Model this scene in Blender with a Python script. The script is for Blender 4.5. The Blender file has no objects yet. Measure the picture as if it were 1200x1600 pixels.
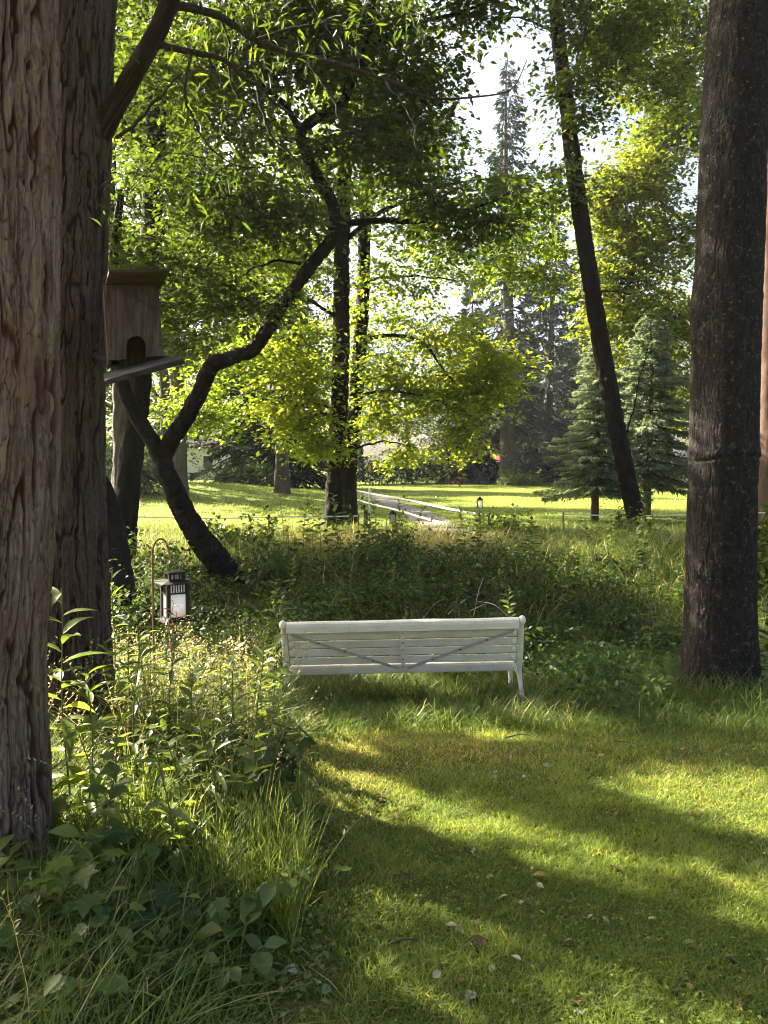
import bpy, bmesh, math, random
import numpy as np
from mathutils import Vector, Matrix

# ------------------------------------------------------------------ camera, world, sun
scene = bpy.context.scene
COL = scene.collection
F = 1202.0                      # focal length in photograph pixels (1200 x 1600)
HORIZON = 755.0
CAM = np.array([0.0, 0.0, 1.65])
PITCH = math.atan((800.0 - HORIZON) / F)
cam_data = bpy.data.cameras.new("camera")
cam_data.sensor_fit = 'VERTICAL'
cam_data.sensor_height = 24.0
cam_data.lens = 24.0 * F / 1600.0
cam_data.clip_start = 0.05
cam_data.clip_end = 2000.0
cam = bpy.data.objects.new("camera", cam_data)
COL.objects.link(cam)
cam.location = CAM
cam.rotation_euler = (math.pi / 2 - PITCH, 0, 0)
scene.camera = cam

SUN_EL = math.radians(33.0)
SUN_AZ = math.radians(-57.0)    # measured from +Y towards +X: forward and to the left
TO_SUN = np.array([math.sin(SUN_AZ) * math.cos(SUN_EL), math.cos(SUN_AZ) * math.cos(SUN_EL), math.sin(SUN_EL)])
world = bpy.data.worlds.new("World")
scene.world = world
world.use_nodes = True
wn = world.node_tree
sky = wn.nodes.new('ShaderNodeTexSky')
sky.sky_type = 'NISHITA'
sky.sun_disc = False
sky.sun_elevation = SUN_EL
sky.sun_rotation = SUN_AZ
sky.air_density = 1.0
sky.dust_density = 7.0
sky.ozone_density = 1.0
wn.nodes['Background'].inputs['Strength'].default_value = 0.05
wn.links.new(sky.outputs[0], wn.nodes['Background'].inputs['Color'])

sun_data = bpy.data.lights.new("sun", 'SUN')
sun_data.energy = 5.0
sun_data.angle = math.radians(0.6)
sun_data.color = (1.0, 0.9, 0.74)
sun = bpy.data.objects.new("sun", sun_data)
COL.objects.link(sun)
sun.rotation_euler = Vector(TO_SUN).to_track_quat('Z', 'Y').to_euler()

scene.view_settings.view_transform = 'Standard'
scene.view_settings.look = 'None'
scene.view_settings.exposure = 3.15
scene.view_settings.gamma = 1.0
try:
    scene.cycles.use_denoising = True
    scene.cycles.filter_width = 1.1
    scene.cycles.max_bounces = 8
    scene.cycles.diffuse_bounces = 4
    scene.cycles.transmission_bounces = 6
    scene.cycles.transparent_max_bounces = 8
    scene.cycles.caustics_reflective = False
    scene.cycles.caustics_refractive = False
    scene.cycles.sample_clamp_indirect = 6.0
except Exception:
    pass

# ------------------------------------------------------------------ helpers
rng = np.random.default_rng(11)
random.seed(11)
A_ = np.asarray


def ray(px, py):
    cp, sp = math.cos(PITCH), math.sin(PITCH)
    r = (px - 600.0) / F
    u = (800.0 - py) / F
    return np.array([r, cp + u * sp, -sp + u * cp])


def at(px, py, depth):
    """the world point at photograph pixel (px, py) that lies DEPTH metres in front of the camera"""
    d = ray(px, py)
    return CAM + d * (depth / d[1])


def hash3(ix, iy, iz, seed):
    h = (ix.astype(np.int64) * 374761393 + iy.astype(np.int64) * 668265263 + iz.astype(np.int64) * 2147483647 + seed * 1274126177) & 0xFFFFFFFF
    h = ((h ^ (h >> 13)) * 1274126177) & 0xFFFFFFFF
    h = ((h ^ (h >> 16)) * 2246822519) & 0xFFFFFFFF
    return ((h ^ (h >> 15)) & 0xFFFFFF) / float(0xFFFFFF)


def vnoise(x, y, z, seed=0):
    x, y, z = np.broadcast_arrays(x, y, z)
    ix, iy, iz = np.floor(x), np.floor(y), np.floor(z)
    fx, fy, fz = x - ix, y - iy, z - iz
    fx, fy, fz = [f * f * (3 - 2 * f) for f in (fx, fy, fz)]
    out = 0.0
    for a in (0, 1):
        for b in (0, 1):
            for c in (0, 1):
                w = (fx if a else 1 - fx) * (fy if b else 1 - fy) * (fz if c else 1 - fz)
                out = out + w * hash3(ix + a, iy + b, iz + c, seed)
    return out


def fbm(x, y, z, seed=0, octv=4):
    s, a, t = 0.0, 0.5, 0.0
    for o in range(octv):
        s = s + a * vnoise(x * 2 ** o, y * 2 ** o, z * 2 ** o, seed + o * 17)
        t += a
        a *= 0.5
    return s / t


def terrain(x, y):
    x, y = A_(x, float), A_(y, float)
    ys = [-40, 4.7, 5.4, 6.2, 7.2, 8.6, 10, 12, 13.5, 15, 20, 60, 90, 300]
    zs = [0.0, 0.0, -.10, -.24, -.40, -.50, -.28, .08, .26, .35, .48, 1.55, 2.6, 8.0]
    z = np.interp(y, ys, zs)
    left = np.clip((-x - 0.9) / 2.0, 0, 1) * np.clip((9 - y) / 3, 0, 1)
    z = z * (1 - 0.55 * left) + 0.06 * left
    z = z + (fbm(x * .5, y * .5, 0 * x, 5, 3) - .5) * .10 * np.clip((y - 1) / 6, .25, 1)
    mound = np.exp(-(((x + 11) / 7) ** 2 + ((y - 36) / 9) ** 2)) * 0.8
    return z + mound


def ground_at(px, py):
    d = ray(px, py)
    ts = np.concatenate([np.linspace(1, 30, 1500), np.linspace(30, 150, 1200)])
    p = CAM[None] + d[None] * ts[:, None]
    hit = np.where(p[:, 2] <= terrain(p[:, 0], p[:, 1]))[0]
    return p[hit[0]] if len(hit) else p[-1]


def on_ground(px, depth, sink=0.03):
    x = (px - 600.0) / F * depth
    return np.array([x, depth, float(terrain(x, depth)) - sink])


def make_mesh(name, verts, faces, mats, parent=None, rnd=None, vattr=None, smooth=True, mat_index=None, name_obj=True):
    """verts (N,3) and a uniform face array (M,k) -> ONE mesh object"""
    verts = np.ascontiguousarray(verts, np.float32)
    faces = np.ascontiguousarray(faces, np.int32)
    me = bpy.data.meshes.new(name)
    n, (m, k) = len(verts), faces.shape
    me.vertices.add(n)
    me.vertices.foreach_set('co', verts.ravel())
    me.loops.add(m * k)
    me.loops.foreach_set('vertex_index', faces.ravel())
    me.polygons.add(m)
    me.polygons.foreach_set('loop_start', np.arange(0, m * k, k, dtype=np.int32))
    me.polygons.foreach_set('loop_total', np.full(m, k, np.int32))
    me.polygons.foreach_set('use_smooth', np.full(m, smooth, bool))
    for mt in (mats if isinstance(mats, (list, tuple)) else [mats]):
        me.materials.append(mt)
    if mat_index is not None:
        me.polygons.foreach_set('material_index', A_(mat_index, np.int32))
    if rnd is not None:
        a = me.attributes.new('rnd', 'FLOAT', 'FACE')
        a.data.foreach_set('value', A_(rnd, np.float32))
    if vattr is not None:
        a = me.attributes.new('ridge', 'FLOAT', 'POINT')
        a.data.foreach_set('value', A_(vattr, np.float32))
    me.update(calc_edges=True)
    o = bpy.data.objects.new(name, me)
    COL.objects.link(o)
    if parent is not None:
        o.parent = parent
        o.matrix_parent_inverse = Matrix.Identity(4)
        o.location = -Vector(parent.location)
    return o


def thing(name, label, cat, loc=(0, 0, 0), group=None, kind=None):
    o = bpy.data.objects.new(name, None)
    o.empty_display_size = 0.2
    COL.objects.link(o)
    o.location = Vector([float(v) for v in loc])
    return tag(o, label, cat, group, kind)


def tag(o, label=None, cat=None, group=None, kind=None):
    if label:
        o['label'] = label
    if cat:
        o['category'] = cat
    if group:
        o['group'] = group
    if kind:
        o['kind'] = kind
    return o


def dup(root, loc, rotz=0.0, scale=(1, 1, 1), label=None, group=None):
    r = root.copy()
    COL.objects.link(r)
    r.location = Vector([float(v) for v in loc])
    r.rotation_euler = (0, 0, rotz)
    r.scale = scale
    if label:
        r['label'] = label
    if group:
        r['group'] = group
    for ch in list(root.children):
        c = ch.copy()
        COL.objects.link(c)
        c.parent = r
        for g in list(ch.children):
            d = g.copy()
            COL.objects.link(d)
            d.parent = c
    return r


class Bag:
    """collects triangles of leaves or blades"""
    def __init__(self):
        self.v, self.f, self.r, self.m, self.n = [], [], [], [], 0

    def add(self, v, f, r, mi=0):
        self.v.append(v.reshape(-1, 3))
        self.f.append(f.reshape(-1, 3) + self.n)
        self.r.append(r)
        self.m.append(np.full(f.reshape(-1, 3).shape[0], mi))
        self.n += v.reshape(-1, 3).shape[0]

    def build(self, name, mats, parent=None, smooth=False):
        return make_mesh(name, np.concatenate(self.v), np.concatenate(self.f), mats, parent,
                         np.concatenate(self.r), smooth=smooth, mat_index=np.concatenate(self.m))


def T(v, f):
    return A_(v, float), A_(f, int)


KITE = T([(0, 0, 0), (.42, .31, .07), (1, 0, -.04), (.42, -.31, .07)], [(0, 2, 1), (0, 3, 2)])


def leaf_template(widths, droop=.2, fold=.12, xs=None):
    n = len(widths)
    xs = xs or [(i + 1) / (n + 1) for i in range(n)]
    v = [(0, 0, 0)]
    for x, w in zip(xs, widths):
        z = -droop * x * x
        v += [(x, w, z + fold * w), (x, 0, z - fold * w * .3), (x, -w, z + fold * w)]
    v.append((1, 0, -droop))
    f = [(0, 2, 1), (0, 3, 2)]
    for i in range(n - 1):
        a, b = 1 + 3 * i, 4 + 3 * i
        f += [(a, a + 1, b + 1), (a, b + 1, b), (a + 1, a + 2, b + 2), (a + 1, b + 2, b + 1)]
    a, t = 1 + 3 * (n - 1), len(v) - 1
    f += [(a, a + 1, t), (a + 1, a + 2, t)]
    return T(v, f)


OVAL = leaf_template([.27, .33, .2], .18, .25)
LANCE = leaf_template([.075, .11, .10, .055], .42, .5)
WILLOW = leaf_template([.07, .1, .06], .3, .4)
LOBED = T([(0, 0, 0), (-.12, .3, .02), (.12, .28, .03), (.1, .58, -.04), (.42, .36, .03), (.62, .55, -.03), (.66, .24, .03), (1, 0, -.14),
           (.66, -.24, .03), (.62, -.55, -.03), (.42, -.36, .03), (.1, -.58, -.04), (.12, -.28, .03), (-.12, -.3, .02), (.45, 0, -.04)],
          [(14, i + 1, i) for i in range(0, 13)] + [(14, 0, 13)])


def place(bag, tmpl, pos, yaw, pitch, roll, size, width=1.0, rnd=None, mi=0):
    """leaf-shaped instances: x along the leaf, turned by yaw, pitch, roll"""
    tv, tf = tmpl
    pos = A_(pos, float).reshape(-1, 3)
    n = len(pos)
    yaw, pitch, roll, size, width = [np.broadcast_to(A_(a, float), (n,)) for a in (yaw, pitch, roll, size, width)]
    cp, sp, cy, sy = np.cos(pitch), np.sin(pitch), np.cos(yaw), np.sin(yaw)
    d = np.stack([cp * cy, cp * sy, sp], 1)
    s = np.stack([-sy, cy, 0 * sy], 1)
    u = np.cross(d, s)
    cr, sr = np.cos(roll)[:, None], np.sin(roll)[:, None]
    s2, u2 = s * cr + u * sr, u * cr - s * sr
    v = pos[:, None] + size[:, None, None] * (tv[None, :, :1] * d[:, None] + width[:, None, None] * tv[None, :, 1:2] * s2[:, None] + tv[None, :, 2:3] * u2[:, None])
    f = tf[None] + (np.arange(n) * len(tv))[:, None, None]
    if rnd is None:
        rnd = rng.random(n)
    bag.add(v, f, np.repeat(np.clip(rnd, 0, 1), len(tf)), mi)


def blades(bag, pos, h, w, bend, yaw=None, rnd=None, seg=2, mi=0, lean=0.15):
    pos = A_(pos, float).reshape(-1, 3)
    n = len(pos)
    if n == 0:
        return
    yaw = rng.random(n) * 6.2832 if yaw is None else yaw
    h, w, bend = [np.broadcast_to(A_(a, float), (n,)) for a in (h, w, bend)]
    ts = {1: [0], 2: [0, .5], 3: [0, .4, .75]}[seg]
    cy, sy = np.cos(yaw), np.sin(yaw)
    dx = np.stack([cy, sy, 0 * cy], 1)
    sx = np.stack([-sy, cy, 0 * cy], 1)
    lz = rng.normal(0, lean, (n, 2))
    vs = []
    for t in ts + [1.0]:
        c = pos + dx * (bend * h * t * t)[:, None]
        c[:, :2] += lz * (h * t)[:, None]
        c[:, 2] += h * (t - .42 * bend * t * t)
        if t < 1:
            ww = (w * (1 - .5 * t))[:, None] * sx
            vs += [c - ww, c + ww]
        else:
            vs.append(c)
    v = np.stack(vs, 1)
    k = v.shape[1]
    tf = []
    for i in range(seg - 1):
        a = 2 * i
        tf += [(a, a + 1, a + 3), (a, a + 3, a + 2)]
    tf.append((k - 3, k - 2, k - 1))
    tf = A_(tf)
    f = tf[None] + (np.arange(n) * k)[:, None, None]
    if rnd is None:
        rnd = rng.random(n)
    bag.add(v, f, np.repeat(np.clip(rnd, 0, 1), len(tf)), mi)


def resample(pts, n):
    """Catmull-Rom through pts, n points"""
    p = A_(pts, float)
    if len(p) == 2:
        t = np.linspace(0, 1, n)[:, None]
        return p[0] * (1 - t) + p[1] * t
    p = np.vstack([2 * p[0] - p[1], p, 2 * p[-1] - p[-2]])
    seglen = np.linalg.norm(np.diff(p[1:-1], axis=0), axis=1)
    cum = np.concatenate([[0], np.cumsum(seglen)])
    u = np.linspace(0, cum[-1], n)
    i = np.clip(np.searchsorted(cum, u, side='right') - 1, 0, len(seglen) - 1)
    t = ((u - cum[i]) / seglen[i])[:, None]
    a, b, c, d = p[i], p[i + 1], p[i + 2], p[i + 3]
    return .5 * (2 * b + (c - a) * t + (2 * a - 5 * b + 4 * c - d) * t ** 2 + (3 * b - a - 3 * c + d) * t ** 3)


def tube(path, radii, n=8, disp=None, cap=True):
    """quads of a tube along path; disp(cos, sin, s, r) -> (radial offset, ridge value)"""
    path = A_(path, float)
    m = len(path)
    radii = np.broadcast_to(A_(radii, float), (m,))
    tan = np.gradient(path, axis=0)
    tan /= np.linalg.norm(tan, axis=1)[:, None] + 1e-9
    nrm = np.zeros_like(path)
    ref = np.array([1.0, 0, 0]) if abs(tan[0, 0]) < .9 else np.array([0, 1.0, 0])
    nv = ref - tan[0] * ref.dot(tan[0])
    nv /= np.linalg.norm(nv)
    for i in range(m):
        nv = nv - tan[i] * nv.dot(tan[i])
        nv /= np.linalg.norm(nv) + 1e-9
        nrm[i] = nv
    bi = np.cross(tan, nrm)
    th = np.linspace(0, 2 * np.pi, n, endpoint=False)
    c, s = np.cos(th)[None], np.sin(th)[None]
    L = np.concatenate([[0], np.cumsum(np.linalg.norm(np.diff(path, axis=0), axis=1))])[:, None]
    R = radii[:, None] * np.ones((1, n))
    ridge = np.ones((m, n))
    if disp is not None:
        off, ridge = disp(c, s, L, radii[:, None])
        R = R + off
    v = path[:, None] + nrm[:, None] * (R * c)[..., None] + bi[:, None] * (R * s)[..., None]
    i = np.arange(m - 1)[:, None] * n
    j = np.arange(n)[None]
    j2 = (j + 1) % n
    f = np.stack([i + j, i + j2, i + n + j2, i + n + j], -1).reshape(-1, 4)
    v = v.reshape(-1, 3)
    if cap:
        v = np.vstack([v, path[-1:] + tan[-1:] * radii[-1] * .4])
        e = len(v) - 1
        k = (m - 1) * n
        jj = np.arange(0, n)
        f = np.vstack([f, np.stack([k + jj, k + (jj + 1) % n, np.full(n, e), np.full(n, e)], -1)])
        ridge = np.concatenate([ridge.ravel(), [0.0]])
    return v, f, ridge.ravel()


def join_tubes(parts):
    vs, fs, rs, n = [], [], [], 0
    for v, f, r in parts:
        vs.append(v)
        fs.append(f + n)
        rs.append(r)
        n += len(v)
    return np.concatenate(vs), np.concatenate(fs), np.concatenate(rs)


def quads_to_tris(f):
    a = f[:, [0, 1, 2]]
    b = f[:, [0, 2, 3]][f[:, 2] != f[:, 3]]
    return np.vstack([a, b])


# ------------------------------------------------------------------ materials
def new_mat(name):
    m = bpy.data.materials.new(name)
    m.use_nodes = True
    nt = m.node_tree
    b = nt.nodes['Principled BSDF']
    return m, nt, b


def N(nt, typ, **kw):
    n = nt.nodes.new(typ)
    for k, v in kw.items():
        if k.startswith('i_'):
            key = k[2:]
            n.inputs[int(key) if key.isdigit() else key.replace('_', ' ')].default_value = v
        else:
            setattr(n, k, v)
    return n


def ramp(nt, fac, stops):
    r = N(nt, 'ShaderNodeValToRGB')
    els = r.color_ramp.elements
    while len(els) < len(stops):
        els.new(.5)
    for e, (p, c) in zip(els, stops):
        e.position = p
        e.color = (*c, 1) if len(c) == 3 else c
    nt.links.new(fac, r.inputs[0])
    return r.outputs[0]


def leaf_mat(name, stops, trans=.45, tcol=(1.5, 1.45, .55), rough=.45, spec=.35):
    m, nt, b = new_mat(name)
    at_ = N(nt, 'ShaderNodeAttribute', attribute_name='rnd')
    col = ramp(nt, at_.outputs['Fac'], stops)
    nt.links.new(col, b.inputs['Base Color'])
    b.inputs['Roughness'].default_value = rough
    b.inputs['Specular IOR Level'].default_value = spec
    tr = N(nt, 'ShaderNodeBsdfTranslucent')
    mul = N(nt, 'ShaderNodeMix', data_type='RGBA', blend_type='MULTIPLY')
    mul.inputs[0].default_value = 1
    nt.links.new(col, mul.inputs[6])
    mul.inputs[7].default_value = (*tcol, 1)
    nt.links.new(mul.outputs[2], tr.inputs[0])
    mx = N(nt, 'ShaderNodeMixShader')
    mx.inputs[0].default_value = trans
    nt.links.new(b.outputs[0], mx.inputs[1])
    nt.links.new(tr.outputs[0], mx.inputs[2])
    nt.links.new(mx.outputs[0], nt.nodes['Material Output'].inputs[0])
    return m


def bark_mat(name, dark, light, inner=None, scale=9.0, stretch=.16, bump=.6, speck=None, rough=.9, dist=.02):
    m, nt, b = new_mat(name)
    tc = N(nt, 'ShaderNodeTexCoord')
    mp = N(nt, 'ShaderNodeMapping')
    mp.inputs['Scale'].default_value = (1, 1, stretch)
    nt.links.new(tc.outputs['Object'], mp.inputs[0])
    n1 = N(nt, 'ShaderNodeTexNoise', i_Scale=scale, i_Detail=8.0, i_Roughness=.65)
    nt.links.new(mp.outputs[0], n1.inputs[0])
    n2 = N(nt, 'ShaderNodeTexNoise', i_Scale=scale * 5, i_Detail=6.0, i_Roughness=.7)
    nt.links.new(mp.outputs[0], n2.inputs[0])
    mixn = N(nt, 'ShaderNodeMath', operation='MULTIPLY_ADD', i_1=.45)
    nt.links.new(n2.outputs[0], mixn.inputs[0])
    sc = N(nt, 'ShaderNodeMath', operation='MULTIPLY', i_1=.6)
    nt.links.new(n1.outputs[0], sc.inputs[0])
    nt.links.new(sc.outputs[0], mixn.inputs[2])
    col = ramp(nt, mixn.outputs[0], [(.38, dark), (.62, light)])
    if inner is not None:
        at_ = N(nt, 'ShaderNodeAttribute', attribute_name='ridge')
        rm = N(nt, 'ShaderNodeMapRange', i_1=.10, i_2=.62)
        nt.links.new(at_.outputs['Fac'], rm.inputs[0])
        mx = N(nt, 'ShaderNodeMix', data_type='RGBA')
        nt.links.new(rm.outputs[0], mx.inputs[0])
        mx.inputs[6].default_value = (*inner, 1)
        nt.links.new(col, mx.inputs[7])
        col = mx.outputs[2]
    if speck is not None:
        for (scl, lo, hi, c, w) in speck:
            n3 = N(nt, 'ShaderNodeTexNoise', i_Scale=scl, i_Detail=5.0, i_Roughness=.6)
            nt.links.new(tc.outputs['Object'], n3.inputs[0])
            rm = N(nt, 'ShaderNodeMapRange', i_1=lo, i_2=hi, i_4=w)
            nt.links.new(n3.outputs[0], rm.inputs[0])
            mx = N(nt, 'ShaderNodeMix', data_type='RGBA')
            nt.links.new(rm.outputs[0], mx.inputs[0])
            nt.links.new(col, mx.inputs[6])
            mx.inputs[7].default_value = (*c, 1)
            col = mx.outputs[2]
    nt.links.new(col, b.inputs['Base Color'])
    b.inputs['Roughness'].default_value = rough
    b.inputs['Specular IOR Level'].default_value = .2
    bp = N(nt, 'ShaderNodeBump', i_Strength=bump, i_Distance=dist)
    nt.links.new(mixn.outputs[0], bp.inputs['Height'])
    nt.links.new(bp.outputs[0], b.inputs['Normal'])
    return m


def plain_mat(name, col, col2=None, scale=12.0, rough=.6, metal=0.0, bump=0.0, stretch=(1, 1, 1), lo=.35, hi=.65, spec=.4):
    m, nt, b = new_mat(name)
    tc = N(nt, 'ShaderNodeTexCoord')
    mp = N(nt, 'ShaderNodeMapping')
    mp.inputs['Scale'].default_value = stretch
    nt.links.new(tc.outputs['Object'], mp.inputs[0])
    n1 = N(nt, 'ShaderNodeTexNoise', i_Scale=scale, i_Detail=7.0, i_Roughness=.65)
    nt.links.new(mp.outputs[0], n1.inputs[0])
    nt.links.new(ramp(nt, n1.outputs[0], [(lo, col), (hi, col2 or col)]), b.inputs['Base Color'])
    b.inputs['Roughness'].default_value = rough
    b.inputs['Metallic'].default_value = metal
    b.inputs['Specular IOR Level'].default_value = spec
    if bump:
        bp = N(nt, 'ShaderNodeBump', i_Strength=bump, i_Distance=.01)
        nt.links.new(n1.outputs[0], bp.inputs['Height'])
        nt.links.new(bp.outputs[0], b.inputs['Normal'])
    return m


M = {}
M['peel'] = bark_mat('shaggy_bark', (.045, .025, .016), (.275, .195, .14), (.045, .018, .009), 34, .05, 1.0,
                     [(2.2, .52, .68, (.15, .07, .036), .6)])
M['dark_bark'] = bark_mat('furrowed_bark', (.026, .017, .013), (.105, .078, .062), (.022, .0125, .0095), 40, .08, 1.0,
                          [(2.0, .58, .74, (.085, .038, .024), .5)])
M['lichen_bark'] = bark_mat('lichen_bark', (.006, .005, .0045), (.026, .021, .017), None, 26, .3, .8,
                            [(17, .57, .66, (.075, .062, .052), .6), (34, .62, .68, (.15, .125, .105), .6), (70, .66, .71, (.24, .21, .18), .6), (5, .62, .72, (.028, .03, .012), .5)], .95)
M['tree_bark'] = bark_mat('dark_tree_bark', (.005, .004, .003), (.024, .018, .013), None, 9, .25, .8,
                          [(20, .63, .7, (.08, .07, .055), .4)], .95)
M['far_bark'] = bark_mat('grey_tree_bark', (.035, .028, .024), (.10, .08, .065), None, 4, .25, .7)
M['red_bark'] = bark_mat('red_tree_bark', (.05, .029, .021), (.125, .078, .057), None, 6, .3, .7)
M['twig'] = plain_mat('twig_bark', (.014, .011, .008), (.04, .031, .022), 20, .9)
G1 = [(0, (.028, .055, .011)), (.45, (.055, .092, .016)), (.85, (.09, .13, .022)), (1, (.15, .165, .03))]
M['leaf'] = leaf_mat('broad_leaf', G1, .5, (2.45, 2.0, .75))
M['leaf_mid'] = leaf_mat('mid_leaf', [(0, (.022, .046, .010)), (.5, (.045, .078, .014)), (.88, (.075, .11, .02)), (1, (.13, .15, .03))], .47, (2.25, 1.9, .75))
M['leaf_dark'] = leaf_mat('shade_leaf', [(0, (.018, .042, .010)), (.6, (.038, .075, .014)), (1, (.075, .11, .02))], .4, (1.9, 1.9, .6))
M['leaf_bright'] = leaf_mat('bright_leaf', [(0, (.048, .088, .012)), (.5, (.085, .14, .02)), (1, (.15, .19, .035))], .57, (3.2, 2.6, .85))  # brighter green puts sunlight into the low boughs' colour; also serves pale plants
M['leaf_far'] = leaf_mat('far_leaf', [(0, (.025, .05, .014)), (.6, (.05, .085, .02)), (1, (.10, .13, .03))], .44, (2.15, 1.85, .85))
M['needle_far'] = leaf_mat('dark_needle', [(0, (.016, .028, .020)), (.7, (.032, .052, .034)), (1, (.06, .08, .05))], .2, (1.2, 1.3, .8), .6, .2)
M['needle'] = leaf_mat('spruce_needle', [(0, (.075, .105, .075)), (.6, (.145, .19, .13)), (1, (.25, .29, .21))], .4, (1.4, 1.4, .85), .5, .3)
M['needle_dry'] = plain_mat('dry_needle', (.07, .045, .03), (.15, .10, .07), 10, .9)
M['willow'] = leaf_mat('willow_leaf', [(0, (.028, .05, .010)), (.6, (.05, .08, .014)), (1, (.10, .13, .025))], .42, (1.8, 1.75, .5), .4, .4)
M['weed'] = leaf_mat('weed_leaf', [(0, (.06, .10, .02)), (.5, (.10, .15, .03)), (1, (.17, .21, .045))], .45, (2.05, 1.8, .8), .36, .5)
M['bramble'] = leaf_mat('bramble_leaf', [(0, (.024, .050, .013)), (.6, (.050, .088, .021)), (1, (.11, .145, .038))], .38, (1.95, 1.8, .8), .55, .25)
M['lawn'] = leaf_mat('lawn_blade', [(0, (.075, .125, .024)), (.35, (.14, .20, .038)), (.7, (.23, .28, .065)), (.85, (.34, .31, .11)), (1, (.42, .34, .17))], .5, (2.0, 1.75, .8), .55, .2)
M['tall'] = leaf_mat('tall_grass_blade', [(0, (.05, .09, .016)), (.4, (.09, .145, .024)), (.72, (.15, .20, .04)), (.86, (.25, .23, .11)), (1, (.42, .36, .23))], .45, (1.8, 1.6, .85), .5, .25)
M['stem'] = plain_mat('green_stem', (.06, .09, .02), (.11, .12, .03), 15, .6)
M['sprig'] = leaf_mat('red_leaf', [(0, (.16, .03, .015)), (1, (.26, .07, .03))], .35, (1.3, .8, .5))
M['fall_yellow'] = leaf_mat('yellow_fallen_leaf', [(0, (.42, .24, .04)), (1, (.50, .33, .07))], .3, (1.1, 1, .6), .6)
M['fall_brown'] = leaf_mat('brown_fallen_leaf', [(0, (.07, .044, .025)), (1, (.15, .10, .06))], .1, (1, 1, 1), .9, .05)
M['fall_pale'] = leaf_mat('pale_fallen_leaf', [(0, (.30, .27, .17)), (1, (.42, .38, .26))], .15, (1, 1, 1), .6)
M['fall_green'] = leaf_mat('grey_green_fallen_leaf', [(0, (.12, .15, .09)), (1, (.17, .19, .12))], .1, (1, 1, 1), .5)


def paint_mat():
    m, nt, b = new_mat('worn_white_paint')
    tc = N(nt, 'ShaderNodeTexCoord')
    n1 = N(nt, 'ShaderNodeTexNoise', i_Scale=5.0, i_Detail=6.0)
    nt.links.new(tc.outputs['Object'], n1.inputs[0])
    c1 = ramp(nt, n1.outputs[0], [(.3, (.72, .63, .48)), (.65, (.86, .80, .66))])
    mp = N(nt, 'ShaderNodeMapping')
    mp.inputs['Scale'].default_value = (1, 1, 3.2)
    nt.links.new(tc.outputs['Object'], mp.inputs[0])
    n2 = N(nt, 'ShaderNodeTexNoise', i_Scale=26.0, i_Detail=5.0, i_Roughness=.7)
    nt.links.new(mp.outputs[0], n2.inputs[0])
    rm = N(nt, 'ShaderNodeMapRange', i_1=.60, i_2=.70, i_4=.8)
    nt.links.new(n2.outputs[0], rm.inputs[0])
    mx = N(nt, 'ShaderNodeMix', data_type='RGBA')
    nt.links.new(rm.outputs[0], mx.inputs[0])
    nt.links.new(c1, mx.inputs[6])
    mx.inputs[7].default_value = (.16, .11, .075, 1)
    nt.links.new(mx.outputs[2], b.inputs['Base Color'])
    b.inputs['Roughness'].default_value = .42
    bp = N(nt, 'ShaderNodeBump', i_Strength=.25, i_Distance=.004)
    nt.links.new(n2.outputs[0], bp.inputs['Height'])
    nt.links.new(bp.outputs[0], b.inputs['Normal'])
    return m


M['paint'] = paint_mat()
M['zinc'] = plain_mat('dull_grey_metal', (.44, .43, .39), (.56, .54, .49), 20, .55, .2)
M['bolt'] = plain_mat('rusty_bolt', (.05, .03, .02), (.10, .06, .04), 30, .7, .4)
M['iron'] = plain_mat('black_lantern_iron', (.008, .007, .007), (.022, .018, .017), 25, .5, .3)
M['copper'] = plain_mat('brown_steel_rod', (.17, .105, .06), (.28, .19, .12), 30, .5, .3)
M['tape'] = plain_mat('white_fence_tape', (.70, .69, .64), (.82, .81, .76), 8, .5)
M['post_white'] = plain_mat('white_post', (.55, .54, .50), (.72, .71, .66), 8, .6)
M['old_wood'] = plain_mat('weathered_wood', (.020, .014, .011), (.10, .073, .057), 10, .85, 0, .6, (4, 4, .45), .34, .68)
M['roof_wood'] = plain_mat('brown_roof_board', (.022, .014, .008), (.07, .042, .021), 9, .85, 0, .5, (.6, 5, 5))
M['moss_wood'] = plain_mat('mossy_plank', (.014, .012, .010), (.055, .049, .042), 8, .9, 0, .7, (.8, 5, 5))
M['stake'] = plain_mat('stake_wood', (.10, .075, .045), (.20, .15, .09), 10, .85, 0, .4, (4, 4, .6))
M['wall'] = plain_mat('pale_render', (.55, .52, .44), (.68, .65, .56), 1.2, .9)
M['red_roof'] = plain_mat('red_tin_roof', (.42, .10, .07), (.52, .16, .12), 2, .6)
M['grey_roof'] = plain_mat('grey_roof', (.16, .12, .10), (.24, .18, .15), 2, .8)
M['glass_dark'] = plain_mat('window_glass', (.03, .035, .04), (.05, .055, .06), 2, .1)


def frosted():
    m, nt, b = new_mat('frosted_lantern_glass')
    tc = N(nt, 'ShaderNodeTexCoord')
    n1 = N(nt, 'ShaderNodeTexNoise', i_Scale=9.0, i_Detail=3.0)
    nt.links.new(tc.outputs['Object'], n1.inputs[0])
    col = ramp(nt, n1.outputs[0], [(.52, (.76, .78, .81)), (.74, (.84, .62, .52))])  # peach patches painted in for a candle showing through the glass
    nt.links.new(col, b.inputs['Base Color'])
    b.inputs['Roughness'].default_value = .35
    tr = N(nt, 'ShaderNodeBsdfTranslucent')
    nt.links.new(col, tr.inputs[0])
    mx = N(nt, 'ShaderNodeMixShader')
    mx.inputs[0].default_value = .82
    nt.links.new(b.outputs[0], mx.inputs[1])
    nt.links.new(tr.outputs[0], mx.inputs[2])
    nt.links.new(mx.outputs[0], nt.nodes['Material Output'].inputs[0])
    return m


M['frost'] = frosted()


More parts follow.
